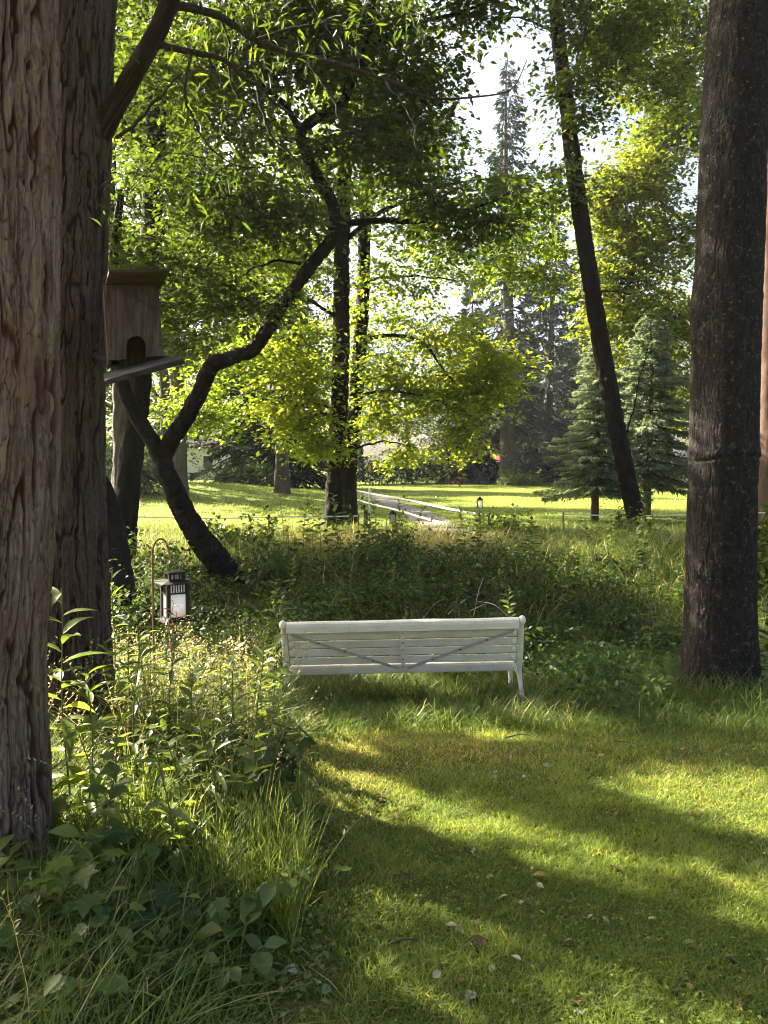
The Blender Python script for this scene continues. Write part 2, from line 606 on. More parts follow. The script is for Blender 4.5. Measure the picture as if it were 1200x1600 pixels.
def ground_mat():
    m, nt, b = new_mat('grassy_soil')
    tc = N(nt, 'ShaderNodeTexCoord')
    n1 = N(nt, 'ShaderNodeTexNoise', i_Scale=.35, i_Detail=5.0)
    n2 = N(nt, 'ShaderNodeTexNoise', i_Scale=9.0, i_Detail=8.0, i_Roughness=.7)
    n3 = N(nt, 'ShaderNodeTexNoise', i_Scale=70.0, i_Detail=4.0)
    for n in (n1, n2, n3):
        nt.links.new(tc.outputs['Object'], n.inputs[0])
    add = N(nt, 'ShaderNodeMath', operation='MULTIPLY_ADD', i_1=.5)
    nt.links.new(n2.outputs[0], add.inputs[0])
    h = N(nt, 'ShaderNodeMath', operation='MULTIPLY', i_1=.5)
    nt.links.new(n3.outputs[0], h.inputs[0])
    nt.links.new(h.outputs[0], add.inputs[2])
    near = ramp(nt, add.outputs[0], [(.36, (.04, .05, .012)), (.5, (.09, .095, .022)), (.66, (.17, .13, .055))])
    far = ramp(nt, add.outputs[0], [(.36, (.075, .11, .016)), (.5, (.11, .15, .022)), (.66, (.17, .18, .04))])
    sx = N(nt, 'ShaderNodeSeparateXYZ')
    nt.links.new(tc.outputs['Object'], sx.inputs[0])
    rm = N(nt, 'ShaderNodeMapRange', i_1=14.0, i_2=19.0)
    nt.links.new(sx.outputs[1], rm.inputs[0])
    mx = N(nt, 'ShaderNodeMix', data_type='RGBA')
    nt.links.new(rm.outputs[0], mx.inputs[0])
    nt.links.new(near, mx.inputs[6])
    nt.links.new(far, mx.inputs[7])
    nt.links.new(mx.outputs[2], b.inputs['Base Color'])
    b.inputs['Roughness'].default_value = .95
    b.inputs['Specular IOR Level'].default_value = .1
    bp = N(nt, 'ShaderNodeBump', i_Strength=.8, i_Distance=.03)
    nt.links.new(add.outputs[0], bp.inputs['Height'])
    nt.links.new(bp.outputs[0], b.inputs['Normal'])
    return m


M['ground'] = ground_mat()
M['gravel'] = plain_mat('pale_gravel', (.085, .075, .065), (.18, .16, .138), 14, .95, 0, .6)

# ------------------------------------------------------------------ ground, path
gx = np.concatenate([np.linspace(-260, -30, 40), np.linspace(-29, -7, 56), np.linspace(-6.8, 6.8, 137), np.linspace(7, 29, 56), np.linspace(30, 260, 40)])
gy = np.concatenate([np.linspace(-60, -3, 20), np.linspace(-2.5, 16, 186), np.linspace(16.3, 60, 130), np.linspace(62, 420, 70)])
GX, GY = np.meshgrid(gx, gy)
gv = np.stack([GX, GY, terrain(GX, GY)], -1).reshape(-1, 3)
nx, ny = len(gx), len(gy)
ii, jj = np.meshgrid(np.arange(ny - 1), np.arange(nx - 1), indexing='ij')
gf = np.stack([ii * nx + jj, ii * nx + jj + 1, (ii + 1) * nx + jj + 1, (ii + 1) * nx + jj], -1).reshape(-1, 4)
tag(make_mesh('ground', gv, gf, M['ground']), 'grassy ground of the lawn, ditch bank and meadow', 'ground', kind='structure')

path_px = [(708, 836), (655, 806), (610, 786), (570, 771), (520, 764), (430, 760)]
pc = resample([ground_at(*p) for p in path_px], 80)
ptan = np.gradient(pc, axis=0)
ptan[:, 2] = 0
ptan /= np.linalg.norm(ptan, axis=1)[:, None]
pside = np.stack([ptan[:, 1], -ptan[:, 0], 0 * ptan[:, 0]], 1)
cols = np.linspace(-.52, .52, 9)
pw = 1 + .12 * np.sin(np.arange(80) * .9)[:, None]
pv = pc[:, None] + pside[:, None] * (cols[None] * pw)[..., None]
pv[..., 2] = terrain(pv[..., 0], pv[..., 1]) + .035
pf = np.array([(i * 9 + j, i * 9 + j + 1, i * 9 + j + 10, i * 9 + j + 9) for i in range(79) for j in range(8)])
tag(make_mesh('path', pv.reshape(-1, 3), pf, M['gravel']), 'pale gravel path curving across the meadow', 'path', kind='structure')


# ------------------------------------------------------------------ big near trunks
def bark_disp(k, amp, az, seed, flute=0.0, flare=0.0, flare_h=.5, extra=None, sharp=0.0, fibre=0.0, rough=.16):
    def fn(c, s, L, r):
        X, Y = c * r, s * r
        Z = L + 0 * c
        X, Y = X + 0 * Z, Y + 0 * Z
        wx = (fbm(X * k * .35, Y * k * .35, Z * k * az * .8, seed + 3, 3) - .5) * 2.2 / k
        wy = (fbm(X * k * .35, Y * k * .35, Z * k * az * .8, seed + 7, 3) - .5) * 2.2 / k
        a = vnoise((X + wx) * k, (Y + wy) * k, Z * k * az, seed)
        b = vnoise((X + wx) * k * 2.3, (Y + wy) * k * 2.3, Z * k * az * 2.6, seed + 11)
        d = vnoise(X * k * 6, Y * k * 6, Z * k * az * 9, seed + 23)
        r1 = np.clip(np.abs(2 * a - 1) * 1.9, 0, 1)          # furrows run where the noise crosses one half
        r2 = np.clip(np.abs(2 * b - 1) * 1.6, 0, 1)
        ridge = np.clip(.68 * r1 + .32 * r2 * (.4 + .6 * r1), 0, 1)
        if sharp:
            e = np.clip((ridge - .12) / .38, 0, 1)
            ridge = ridge * (1 - sharp) + sharp * e * e * (3 - 2 * e)
        off = amp * (ridge - .6) + amp * rough * (d - .5)
        if rough > .3:
            ridge = np.clip(ridge + .5 * (d - .5), 0, 1)
        if fibre:
            g = vnoise((X + wx * .6) * k * 4.2, (Y + wy * .6) * k * 4.2, Z * k * az * 1.3, seed + 51)
            lay = fbm((X + wx) * k * .75, (Y + wy) * k * .75, Z * k * az * .45, seed + 61, 3) * 7
            st = np.floor(lay) + np.clip((lay - np.floor(lay)) * 7, 0, 1)
            off = off + fibre * ((st - 3.5) * .55 + (np.abs(2 * g - 1) - .5) * .7)
            ridge = np.clip(ridge * (.62 + .5 * np.abs(2 * g - 1)) + .10 * (st - 3.5), 0, 1)
        big = fbm(c * 1.1 + 0 * Z, s * 1.1 + 0 * Z, Z * .35, seed + 31, 2) - .5
        off = off + flute * big
        if flare:
            off = off + flare * np.exp(-Z / flare_h) * (1 + .55 * np.sin(5 * np.arctan2(s, c) + seed) + 0 * Z)
        if extra is not None:
            off = off + extra(c, s, Z, r)
        return off, ridge
    return fn


def bark_strips(k, amp, az, seed, flute=0.0, flare=0.0, flare_h=.5, extra=None, fibre=.004, layer=.006, crack=.06):
    """flat strips parted by narrow jagged fissures, fibrous across, lifted in layers, broken here and there across the grain"""
    def sm(x, a, b):
        t = np.clip((x - a) / (b - a), 0, 1)
        return t * t * (3 - 2 * t)

    def fn(c, s, L, r):
        Z = L + 0 * c
        X, Y = c * r + 0 * Z, s * r + 0 * Z
        wx = (fbm(X * k * .4, Y * k * .4, Z * k * az, seed + 3, 3) - .5) * 1.8 / k + (vnoise(X * k * 2, Y * k * 2, Z * k * .55, seed + 4) - .5) * .55 / k
        wy = (fbm(X * k * .4, Y * k * .4, Z * k * az, seed + 7, 3) - .5) * 1.8 / k + (vnoise(X * k * 2, Y * k * 2, Z * k * .55, seed + 5) - .5) * .55 / k
        U, V = X + wx, Y + wy
        a = np.abs(2 * vnoise(U * k, V * k, Z * k * az * .7, seed) - 1)
        b = np.abs(2 * vnoise(U * k * 2.2, V * k * 2.2, Z * k * az * 1.5, seed + 11) - 1)
        x_ = np.abs(2 * vnoise(X * k * .6, Y * k * .6, Z * k * .42 + .8 * vnoise(X * k * 2, Y * k * 2, Z * k * .3, seed + 9), seed + 13) - 1)
        g = vnoise(U * k * 6, V * k * 6, Z * k * az * 2.2, seed + 17)
        d = vnoise(X * k * 5, Y * k * 5, Z * k * 1.6, seed + 23)
        ridge = np.minimum(np.minimum(sm(a, 0, .24), .45 + .55 * sm(b, 0, .17)), .6 + .4 * sm(x_, 0, crack))
        lay = fbm(U * k * .8, V * k * .8, Z * k * az * .8, seed + 61, 3) * 8
        st = np.floor(lay) + np.clip((lay - np.floor(lay)) * 6, 0, 1)
        off = amp * (ridge - .8) + layer * (st - 4) * .5 + fibre * (g - .5) + fibre * .8 * (d - .5)
        big = fbm(c * 1.1 + 0 * Z, s * 1.1 + 0 * Z, Z * .35, seed + 31, 2) - .5
        off = off + flute * big
        if flare:
            off = off + flare * np.exp(-Z / flare_h) * (1 + .6 * np.sin(5 * np.arctan2(s, c) + seed) + 0 * Z)
        if extra is not None:
            off = off + extra(c, s, Z, r)
        return off, np.clip(ridge * (.72 + .45 * g) + .06 * (st - 4), 0, 1)
    return fn


def levels_path(pts, dense_top, n_dense, n_far):
    p = resample(pts, 400)
    L = np.concatenate([[0], np.cumsum(np.linalg.norm(np.diff(p, axis=0), axis=1))])
    u = np.concatenate([np.linspace(0, dense_top, n_dense), np.linspace(dense_top, L[-1], n_far + 1)[1:]])
    return np.stack([np.interp(u, L, p[:, i]) for i in range(3)], 1), u


class Tree:
    """limbs -> trunk mesh, twigs grown towards the points of foliage blobs -> branches mesh, leaves -> crown mesh"""
    def __init__(self, seed):
        self.r = np.random.default_rng(seed)
        self.trunks, self.twigs, self.skel, self.crown = [], [], [], Bag()

    def limb(self, pts, r0, r1, n=14, m=40, skel_from=.35, wob=.0, disp=None, power=1.0, tone=.35):
        if disp is not None and n in (12, 14, 16):
            n, m = 36, m * 4
        p = resample(pts, m)
        if wob:
            t = np.linspace(0, 1, m)
            for ax in range(3):
                p[:, ax] += wob * (fbm(t * 7, 0 * t + ax, 0 * t, int(self.r.integers(1000)), 3) - .5) * np.clip(t * 4, 0, 1)
        rad = r1 + (r0 - r1) * (1 - np.linspace(0, 1, m)) ** power
        v_, f_, rd_ = tube(p, rad, n, disp)
        self.trunks.append((v_, f_, rd_ * tone))
        self.skel.append(p[int(m * skel_from):])
        return p

    def foliage(self, blobs, tmpl=KITE, size=.075, per=60, spread=.28, flat=.3, tint=0.0, twig=.012, tilt=.42, width=1.0, gap=.0, along=.5, twig_lines=True):
        tg, tn, sc = [], [], []
        for bl in blobs:
            c, rad, n = bl[0], A_(bl[1], float) * np.ones(3), bl[2]
            tb = bl[3] if len(bl) > 3 else 0.0
            d = self.r.normal(size=(int(n * 2.5) + 4, 3))
            d /= np.linalg.norm(d, axis=1)[:, None]
            q = c + d * rad * (self.r.random((len(d), 1)) ** .5)
            if gap:
                keep = fbm(q[:, 0] * .8 + 50, q[:, 1] * .8, q[:, 2] * .8, 3, 2) > gap
                q = q[keep]
            q = q[:int(n)]
            tg.append(q)
            tn.append(np.full(len(q), tb))
        if not tg:
            return
        tg, tn = np.concatenate(tg), np.concatenate(tn)
        sk = np.concatenate(self.skel)
        d0 = np.array([np.min(np.sum((sk - q) ** 2, 1)) for q in tg])
        P, TI, YA = [], [], []
        cap = 60000
        buf = np.zeros((cap, 3))
        nb = len(sk)
        buf[:nb] = sk
        for idx in np.argsort(d0):
            q = tg[idx]
            s = buf[:nb]
            dv = s - q
            dist = np.sum(dv * dv, 1) + np.where(dv[:, 2] > 0, dv[:, 2] ** 2 * 1.2, 0)
            a = s[int(np.argmin(dist))]
            ln = float(np.linalg.norm(q - a))
            k = int(np.clip(ln * 5, 4, 14))
            mid = (a + q) / 2 + self.r.normal(size=3) * ln * .13 + np.array([0, 0, .12 * ln])
            t = np.linspace(0, 1, k)[:, None]
            p = a * (1 - t) ** 2 + 2 * mid * t * (1 - t) + q * t * t
            p += self.r.normal(size=p.shape) * .012 * ln * np.clip(t * 3, 0, 1)
            p[0] = a
            r0 = twig * (.55 + .5 * min(ln, 3.0))
            self.twigs.append(tube(p, np.linspace(r0, twig * .3, k), 5, None, False))
            if nb + k < cap:
                buf[nb:nb + k - 1] = p[1:]
                nb += k - 1
            n = max(3, int(per * (.6 + .8 * self.r.random())))
            na = int(n * along * min(1, ln / 1.2))
            ns = max(2, min(7, n // 9))
            sa = self.r.random() * 6.283 + np.arange(ns) * 2.399
            sd = np.stack([np.cos(sa), np.sin(sa), self.r.normal(-.12, flat, ns)], 1) * (spread * (1.2 + 1.1 * self.r.random((ns, 1))))
            for d_ in sd:
                if twig_lines:
                    self.twigs.append(tube(np.stack([q, q + d_ * .5 + [0, 0, .04 * spread], q + d_]), [twig * .28, twig * .2, twig * .1], 3, None, False))
            wh = self.r.integers(0, ns, n)
            uu = self.r.random(n) ** .8
            pts = q + sd[wh] * uu[:, None] + self.r.normal(size=(n, 3)) * np.array([spread * .20, spread * .20, spread * .12])
            ya = np.arctan2(sd[wh, 1], sd[wh, 0]) + self.r.normal(0, .9, n)
            if na:
                ya = np.concatenate([ya, self.r.random(na) * 6.283])
                ti = self.r.random(na) * .75 + .25
                ii = np.clip((ti * (k - 1)).astype(int), 0, k - 1)
                pts = np.vstack([pts, p[ii] + self.r.normal(size=(na, 3)) * spread * .45])
            P.append(pts)
            YA.append(ya)
            TI.append(np.clip(.42 + tn[idx] + tint + self.r.normal() * .14 + self.r.normal(size=len(pts)) * .2, 0, 1))
        self.skel.append(buf[len(sk):nb].copy())
        P, TI = np.concatenate(P), np.concatenate(TI)
        m = len(P)
        place(self.crown, tmpl, P, np.concatenate(YA), self.r.normal(-.25, tilt, m), self.r.normal(0, tilt, m),
              size * (.65 + .7 * self.r.random(m)), width, TI)

    def build(self, name, label, cat='tree', bark='tree_bark', leaf='leaf', base=None, group=None, crown=True, twigmat='twig'):
        v, f, rd = join_tubes(self.trunks)
        b = v[np.argmin(v[:, 2])] if base is None else A_(base)
        root = thing(name, label, cat, b, group)
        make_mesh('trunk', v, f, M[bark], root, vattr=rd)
        if self.twigs:
            v, f, rd = join_tubes(self.twigs)
            f = quads_to_tris(f)
            self.crown.add(v, f, np.zeros(len(f)), 1)
        if self.crown.n:
            self.crown.build('crown', [M[leaf], M[twigmat]], root)
        return root


def blob(px, py, D, rpx, n, tint=0.0, ry=None, rd=None):
    """an ellipsoid of foliage round the world point seen at (px, py): radii in photograph pixels across and up, metres deep"""
    k = D / F
    return (at(px, py, D), (rpx * k, rd if rd is not None else rpx * k, (ry if ry is not None else rpx) * k), n, tint)


def trunk_thing(name, label, pts, r_of_L, dense, nd, nf, n, disp, bark, limbs=(), crown_fn=None, leaf='willow', seed=1):
    t = Tree(seed)
    p, u = levels_path(pts, dense, nd, nf)
    t.trunks.append(tube(p, r_of_L(u), n, disp))
    t.skel.append(p[-nf:])
    for l in limbs:
        t.limb(*l[:3], **l[3])
    if crown_fn:
        crown_fn(t)
    return t.build(name, label, 'tree', bark, leaf)


# A: the pale shaggy trunk at the left edge
def edge_path(edges, D, r, side):
    """centre line from the silhouette edge seen at (px, py)"""
    out = []
    for px, py in edges:
        p = at(px, py, D)
        p[0] += -r if side == 'right' else r
        out.append(p)
    return out


pA = edge_path([(66, 1420), (64, 1250), (58, 1050), (72, 850), (86, 620), (91, 300), (93, 0), (96, -500), (80, -1300), (60, -2300)], 3.20, .285, 'right')
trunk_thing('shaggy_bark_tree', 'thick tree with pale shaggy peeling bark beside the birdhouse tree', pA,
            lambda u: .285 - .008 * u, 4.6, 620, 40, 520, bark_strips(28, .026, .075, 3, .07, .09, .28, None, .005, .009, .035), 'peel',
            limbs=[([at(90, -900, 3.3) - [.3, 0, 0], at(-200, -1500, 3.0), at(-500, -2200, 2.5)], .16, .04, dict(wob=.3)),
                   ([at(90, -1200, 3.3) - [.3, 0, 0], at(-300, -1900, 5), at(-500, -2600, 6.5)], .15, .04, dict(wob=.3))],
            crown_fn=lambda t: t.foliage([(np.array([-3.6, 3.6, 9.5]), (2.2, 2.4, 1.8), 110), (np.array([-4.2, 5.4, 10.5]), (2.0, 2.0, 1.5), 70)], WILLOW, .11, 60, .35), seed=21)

# B: the darker furrowed trunk that carries the birdhouse
pB = edge_path([(176, 1250), (171, 1080), (165, 900), (162, 700), (165, 480), (176, 260), (184, 60), (190, -200), (160, -800), (90, -1500), (60, -2200)], 4.60, .265, 'right')


def crown_B(t):
    hang = [(300, 150, 4.3, 60, 10), (420, 60, 4.9, 90, 14), (520, 40, 5.2, 80, 12), (290, 260, 4.4, 60, 8), (240, 330, 4.3, 50, 6), (350, 20, 4.6, 90, 14), (640, 20, 5.2, 70, 7), (200, 300, 4.2, 30, 4)]
    t.foliage([blob(x, y, d, r, n, .1) for x, y, d, r, n in hang], WILLOW, .072, 9, .12, .8, twig=.005, tilt=.6, along=.8)
    t.foliage([(np.array([-1.6, 4.8, 8.6]), (2.0, 1.8, 1.5), 80), (np.array([-3.2, 6.4, 8.8]), (1.8, 1.6, 1.4), 60), (np.array([-.2, 4.6, 7.2]), (1.3, 1.2, .8), 40)], WILLOW, .11, 60, .35)


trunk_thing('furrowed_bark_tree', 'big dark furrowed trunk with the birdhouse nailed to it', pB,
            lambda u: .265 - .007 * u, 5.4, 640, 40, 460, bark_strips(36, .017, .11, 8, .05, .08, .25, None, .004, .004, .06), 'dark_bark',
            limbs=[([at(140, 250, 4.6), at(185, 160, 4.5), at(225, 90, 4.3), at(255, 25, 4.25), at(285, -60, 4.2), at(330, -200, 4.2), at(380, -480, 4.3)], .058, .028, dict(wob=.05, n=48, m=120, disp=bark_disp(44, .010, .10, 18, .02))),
                   ([at(262, 8, 4.25), at(300, 12, 4.35), at(345, 28, 4.5), at(400, 62, 4.8), at(470, 84, 5.0), at(600, 122, 5.3), at(680, 152, 5.4), at(760, 150, 5.5), at(800, 138, 5.5), at(822, 92, 5.5)], .024, .003, dict(wob=.06, n=8, m=60)),
                   ([at(240, 68, 4.3), at(300, 80, 4.3), at(350, 92, 4.4), at(400, 130, 4.6), at(470, 190, 4.9)], .02, .004, dict(wob=.06, n=7)),
                   ([at(182, 215, 4.4), at(215, 190, 4.3), at(250, 150, 4.3), at(280, 115, 4.3)], .012, .004, dict(wob=.03, n=6)),
                   ([at(345, 28, 4.5), at(360, 70, 4.6), at(352, 110, 4.6), at(372, 160, 4.7), at(400, 205, 4.8)], .008, .003, dict(wob=.05, n=6)),
                   ([at(400, 130, 4.6), at(420, 210, 4.7), at(470, 260, 4.8), at(500, 330, 4.9)], .009, .003, dict(wob=.06, n=6)),
                   ([at(300, 80, 4.3), at(290, 140, 4.3), at(310, 200, 4.4), at(360, 250, 4.5), at(430, 262, 4.6)], .008, .003, dict(wob=.05, n=6)),
                   ([at(470, 84, 5.0), at(520, 150, 5.0), at(530, 190, 5.0), at(590, 225, 5.1)], .008, .003, dict(wob=.05, n=6)),
                   ([at(400, 62, 4.8), at(480, 40, 4.9), at(560, 42, 5.0), at(640, 20, 5.1)], .010, .003, dict(wob=.05, n=6)),
                   ([at(600, 122, 5.3), at(640, 180, 5.3), at(650, 235, 5.3)], .006, .002, dict(wob=.04, n=6)),
                   ([at(120, -300, 4.45), at(0, -700, 5.2), at(-250, -1100, 6.2)], .13, .04, dict(wob=.3))],
            crown_fn=crown_B, seed=33)

# R: the dark trunk on the right
ringz = None


def ring(c, s, Z, r):
    z0 = 2.31
    wav = .02 * np.sin(np.arctan2(s, c) * 2 + 1)
    a = .014 * np.exp(-((Z - z0 - .03 + wav) / .07) ** 2) - .015 * np.exp(-((Z - z0 + wav + .015) / .016) ** 2) - .008 * np.exp(-((Z - z0 + .26) / .02) ** 2)
    return a + .03 * np.exp(-((Z - 3.6) / .22) ** 2) * np.clip(-c, 0, 1)


pR = [at(x, y, 6.8) for x, y in [(1124, 1120), (1124, 1040), (1125, 900), (1127, 720), (1131, 560), (1138, 380), (1147, 190), (1160, 0), (1180, -300), (1210, -800), (1260, -1500)]]
pR[0][2] = float(terrain(pR[0][0], 6.8)) - .1


def crown_R(t):
    t.foliage([(np.array([4.6, 7.6, 10.0]), (2.4, 2.2, 1.8), 120), (np.array([2.9, 8.8, 10.5]), (1.6, 1.6, 1.2), 50)], KITE, .09, 60, .35)


rt = trunk_thing('lichen_bark_tree', 'dark lichen-flecked trunk with a ring scar around it, right of the bench', pR,
                 lambda u: .295 - .006 * u, 6.4, 560, 30, 380, bark_strips(40, .006, .22, 15, .09, .12, .24, ring, .003, .003, .05), 'lichen_bark',
                 limbs=[([at(1180, -300, 6.8), at(1300, -900, 7.5), at(1350, -1400, 8.2)], .13, .03, dict(wob=.3)),
                        ([at(1195, -500, 6.8), at(1150, -1000, 7.6), at(1050, -1400, 8.6)], .12, .03, dict(wob=.3))],
                 crown_fn=crown_R, leaf='leaf', seed=44)

# ------------------------------------------------------------------ the leaning forked tree and the dark trunk behind it
t = Tree(51)
b12 = on_ground(362, 12.0, .15)
low = t.limb([b12, at(350, 895, 12), at(318, 850, 11.9), at(285, 795, 11.8), at(262, 745, 11.7), at(250, 712, 11.7)], .215, .145, 16, 50, .9, .05, bark_disp(18, .04, .3, 5, .06, .05, .4, None, .5, 0, .4))
t.limb([at(252, 722, 11.7), at(238, 690, 11.6), at(212, 645, 11.5), at(192, 600, 11.4), at(180, 540, 11.3), at(176, 440, 11.2), at(190, 300, 11)], .125, .05, 12, 40, .5, .05, bark_disp(20, .014, .3, 6))
lim = t.limb([at(251, 722, 11.7), at(266, 690, 11.6), at(290, 655, 11.5), at(312, 615, 11.4), at(330, 574, 11.3), at(360, 560, 11.3), at(398, 543, 11.2), at(432, 490, 11.1), at(475, 430, 11), at(515, 378, 11), at(526, 345, 11)], .118, .088, 12, 60, .4, .03, bark_disp(22, .026, .3, 7, .04, 0, .4, None, .5, 0, .4))
t.limb([at(524, 352, 11), at(520, 318, 11), at(498, 278, 11), at(478, 238, 10.9), at(470, 207, 10.9), at(492, 184, 10.9), at(530, 165, 10.8), at(548, 125, 10.8), at(572, 70, 10.7), at(580, 10, 10.7), at(584, -120, 10.7), at(600, -300, 10.8)], .084, .04, 12, 70, .2, .04)
t.limb([at(522, 352, 11), at(560, 346, 11), at(610, 342, 11), at(655, 345, 11), at(720, 330, 10.9), at(800, 300, 10.8)], .055, .015, 9, 40, .3, .08)
t.limb([at(474, 205, 10.9), at(440, 160, 10.8), at(395, 125, 10.6), at(330, 90, 10.4)], .05, .012, 8, 30, .3, .08)
t.limb([at(470, 412, 11), at(430, 408, 10.9), at(395, 420, 10.7), at(350, 450, 10.5)], .022, .008, 7, 26, .3, .08)
t.limb([at(572, 75, 10.7), at(640, 40, 10.6), at(720, 20, 10.5), at(800, -10, 10.4)], .04, .012, 8, 30, .3, .1)
t.foliage([blob(330, 120, 10.6, 130, 70, .0, 100), blob(440, 60, 10.6, 110, 60, .02, 90), blob(300, 330, 10.8, 100, 40, -.05, 110), blob(420, 300, 10.8, 100, 45, -.05, 90),
           blob(600, 230, 10.8, 110, 55, -.08, 90), blob(690, 340, 10.9, 80, 22, -.1, 50), blob(560, 60, 10.6, 100, 50, 0, 80), blob(650, 120, 10.6, 60, 26, -.05, 80),
           blob(790, 320, 10.8, 55, 11, -.1, 45), blob(230, 430, 10.9, 70, 24, 0, 80), blob(380, -150, 10.6, 300, 120, 0, 120), blob(640, -150, 10.6, 200, 70, 0, 100), blob(370, 480, 10.8, 90, 24, -.05, 50), blob(740, 14, 10.5, 60, 16, -.1, 25)],
          KITE, .102, 54, .32, .35, along=.5, gap=.37)
t.build('leaning_forked_tree', 'dark leaning tree that forks into a Y above the hanging lantern', leaf='leaf_mid')

t = Tree(61)
t.limb([on_ground(190, 13.0, .2), at(196, 800, 13), at(208, 690, 13), at(218, 600, 13), at(230, 450, 13), at(238, 320, 13), at(244, 150, 13), at(250, -100, 13), at(255, -400, 13)], .215, .11, 14, 60, .45, .06, bark_disp(16, .03, .3, 9))
t.limb([at(232, 400, 13), at(280, 330, 13), at(340, 300, 13.2)], .06, .02, 8, 24, .3, .1)
t.limb([at(240, 250, 13), at(190, 190, 13), at(130, 150, 13)], .06, .02, 8, 24, .3, .1)
t.foliage([blob(300, 230, 13, 120, 50, .05, 110), blob(230, 90, 13, 130, 50, .05, 100), blob(350, 380, 13.4, 110, 45, .15, 70), blob(270, 520, 13.6, 80, 28, .15, 60), blob(250, -150, 13, 250, 100, 0, 120)],
          KITE, .085, 60, .3, .55, gap=.36)
t.build('straight_dark_tree', 'straight dark trunk standing behind the birdhouse and the forked tree', leaf='leaf_mid')

t = Tree(66)
t.limb([on_ground(200, 9.6, .2), at(178, 850, 9.6), at(160, 780, 9.6), at(120, 690, 9.7), at(60, 560, 9.8), at(0, 420, 9.9), at(-60, 200, 10)], .20, .06, 12, 40, .5, .05, bark_disp(16, .02, .3, 19))
t.foliage([blob(-60, 240, 10, 90, 26), blob(-130, 100, 10, 120, 30)], KITE, .085, 60, .3)
t.build('low_slanting_tree', 'slanting dark trunk half hidden behind the birdhouse tree', leaf='leaf')

# ------------------------------------------------------------------ the pair of trees in the middle
LOWC = [blob(470, 470, 19.5, 70, 34, .1, 60), blob(455, 560, 19.3, 70, 34, .3, 60), blob(470, 650, 19.2, 60, 30, .38, 50), blob(500, 700, 19.0, 40, 14, .35, 25),  # raised tints paint the sun on these low boughs into the leaves
        blob(380, 560, 20, 90, 30, -.25, 60), blob(350, 640, 20, 90, 30, -.3, 40)]
t = Tree(71)
tb = on_ground(521, 20.0, .15)
t.limb([tb, at(522, 790, 20), at(526, 700, 20), at(531, 600, 20), at(533, 480, 20), at(535, 360, 20), at(540, 200, 20), at(545, 0, 20), at(550, -250, 20)], .235, .11, 16, 80, .3, .05, bark_disp(16, .05, .3, 12, .04, .03, .4, None, .5, 0, .4))
t.limb([at(530, 640, 20), at(490, 632, 19.8), at(440, 640, 19.5), at(400, 655, 19.3)], .05, .012, 8, 30, .2, .1)
t.limb([at(533, 500, 20), at(480, 470, 19.7), at(420, 455, 19.4)], .06, .015, 8, 30, .2, .1)
t.limb([at(535, 380, 20), at(600, 330, 19.8), at(690, 290, 19.5), at(770, 280, 19.3)], .07, .015, 8, 30, .2, .12)
t.foliage(LOWC + [blob(520, 320, 20, 110, 40, -.3, 90), blob(420, 400, 19.6, 110, 42, .0, 70), blob(540, 180, 20, 120, 46, -.3, 110), blob(640, 220, 19.6, 85, 40, -.34, 80),
                  blob(790, 310, 19.3, 60, 15, -.36, 50), blob(610, 90, 20, 95, 36, -.3, 80), blob(450, 230, 20, 110, 36, -.15, 90), blob(560, -120, 20, 220, 80, -.3, 130)],
          KITE, .14, 60, .44, .32, gap=.37)
t.build('twin_trunk_tree', 'nearer dark trunk of the close pair of leafy trees behind the bench', leaf='leaf_bright')

t = Tree(81)
t.limb([on_ground(546, 21.2, .15), at(545, 740, 21.2), at(553, 650, 21.2), at(561, 560, 21.2), at(567, 460, 21.2), at(570, 330, 21.2), at(576, 150, 21.2), at(585, -100, 21.2)], .22, .10, 14, 70, .3, .05, bark_disp(16, .04, .3, 14, .05, .03, .4, None, .5, 0, .4))
t.limb([at(556, 620, 21.2), at(600, 612, 20.8), at(660, 620, 20.3), at(720, 640, 20)], .045, .012, 8, 30, .2, .12)
t.limb([at(566, 530, 21.2), at(620, 525, 20.8), at(665, 540, 20.4), at(715, 600, 20), at(770, 590, 19.8)], .06, .012, 8, 36, .2, .08)
t.limb([at(568, 440, 21.2), at(640, 430, 20.8), at(720, 440, 20.4)], .05, .012, 8, 30, .2, .1)
t.limb([at(556, 700, 21.2), at(600, 690, 21), at(650, 700, 20.8)], .035, .01, 7, 24, .2, .1)
t.foliage([blob(640, 610, 20.6, 80, 34, .3, 40), blob(720, 610, 20.1, 70, 34, .4, 45), blob(780, 580, 19.9, 50, 24, .42, 50), blob(700, 530, 20.2, 80, 30, .3, 40), blob(650, 700, 20.7, 60, 20, .3, 35),  # low boughs tinted brighter here too, sunlight put into the colour
           blob(600, 480, 21, 90, 32, 0, 60), blob(690, 400, 20.6, 110, 30, -.12, 50), blob(780, 400, 20.4, 70, 18, -.12, 50), blob(640, 330, 21, 120, 30, -.08, 60), blob(590, 560, 21, 60, 20, .1, 50), blob(845, 330, 20.5, 45, 16, -.3, 60), blob(860, 420, 20.5, 40, 12, -.3, 50), blob(700, 690, 20.4, 45, 14, .35, 35),
           blob(580, 650, 21, 60, 22, .25, 40), blob(590, -100, 21, 180, 50, 0, 110)],
          KITE, .14, 60, .44, .32, gap=.37)
t.build('twin_trunk_tree', 'farther and thinner trunk of the close pair of trees, with the sunlit low boughs', leaf='leaf_bright')

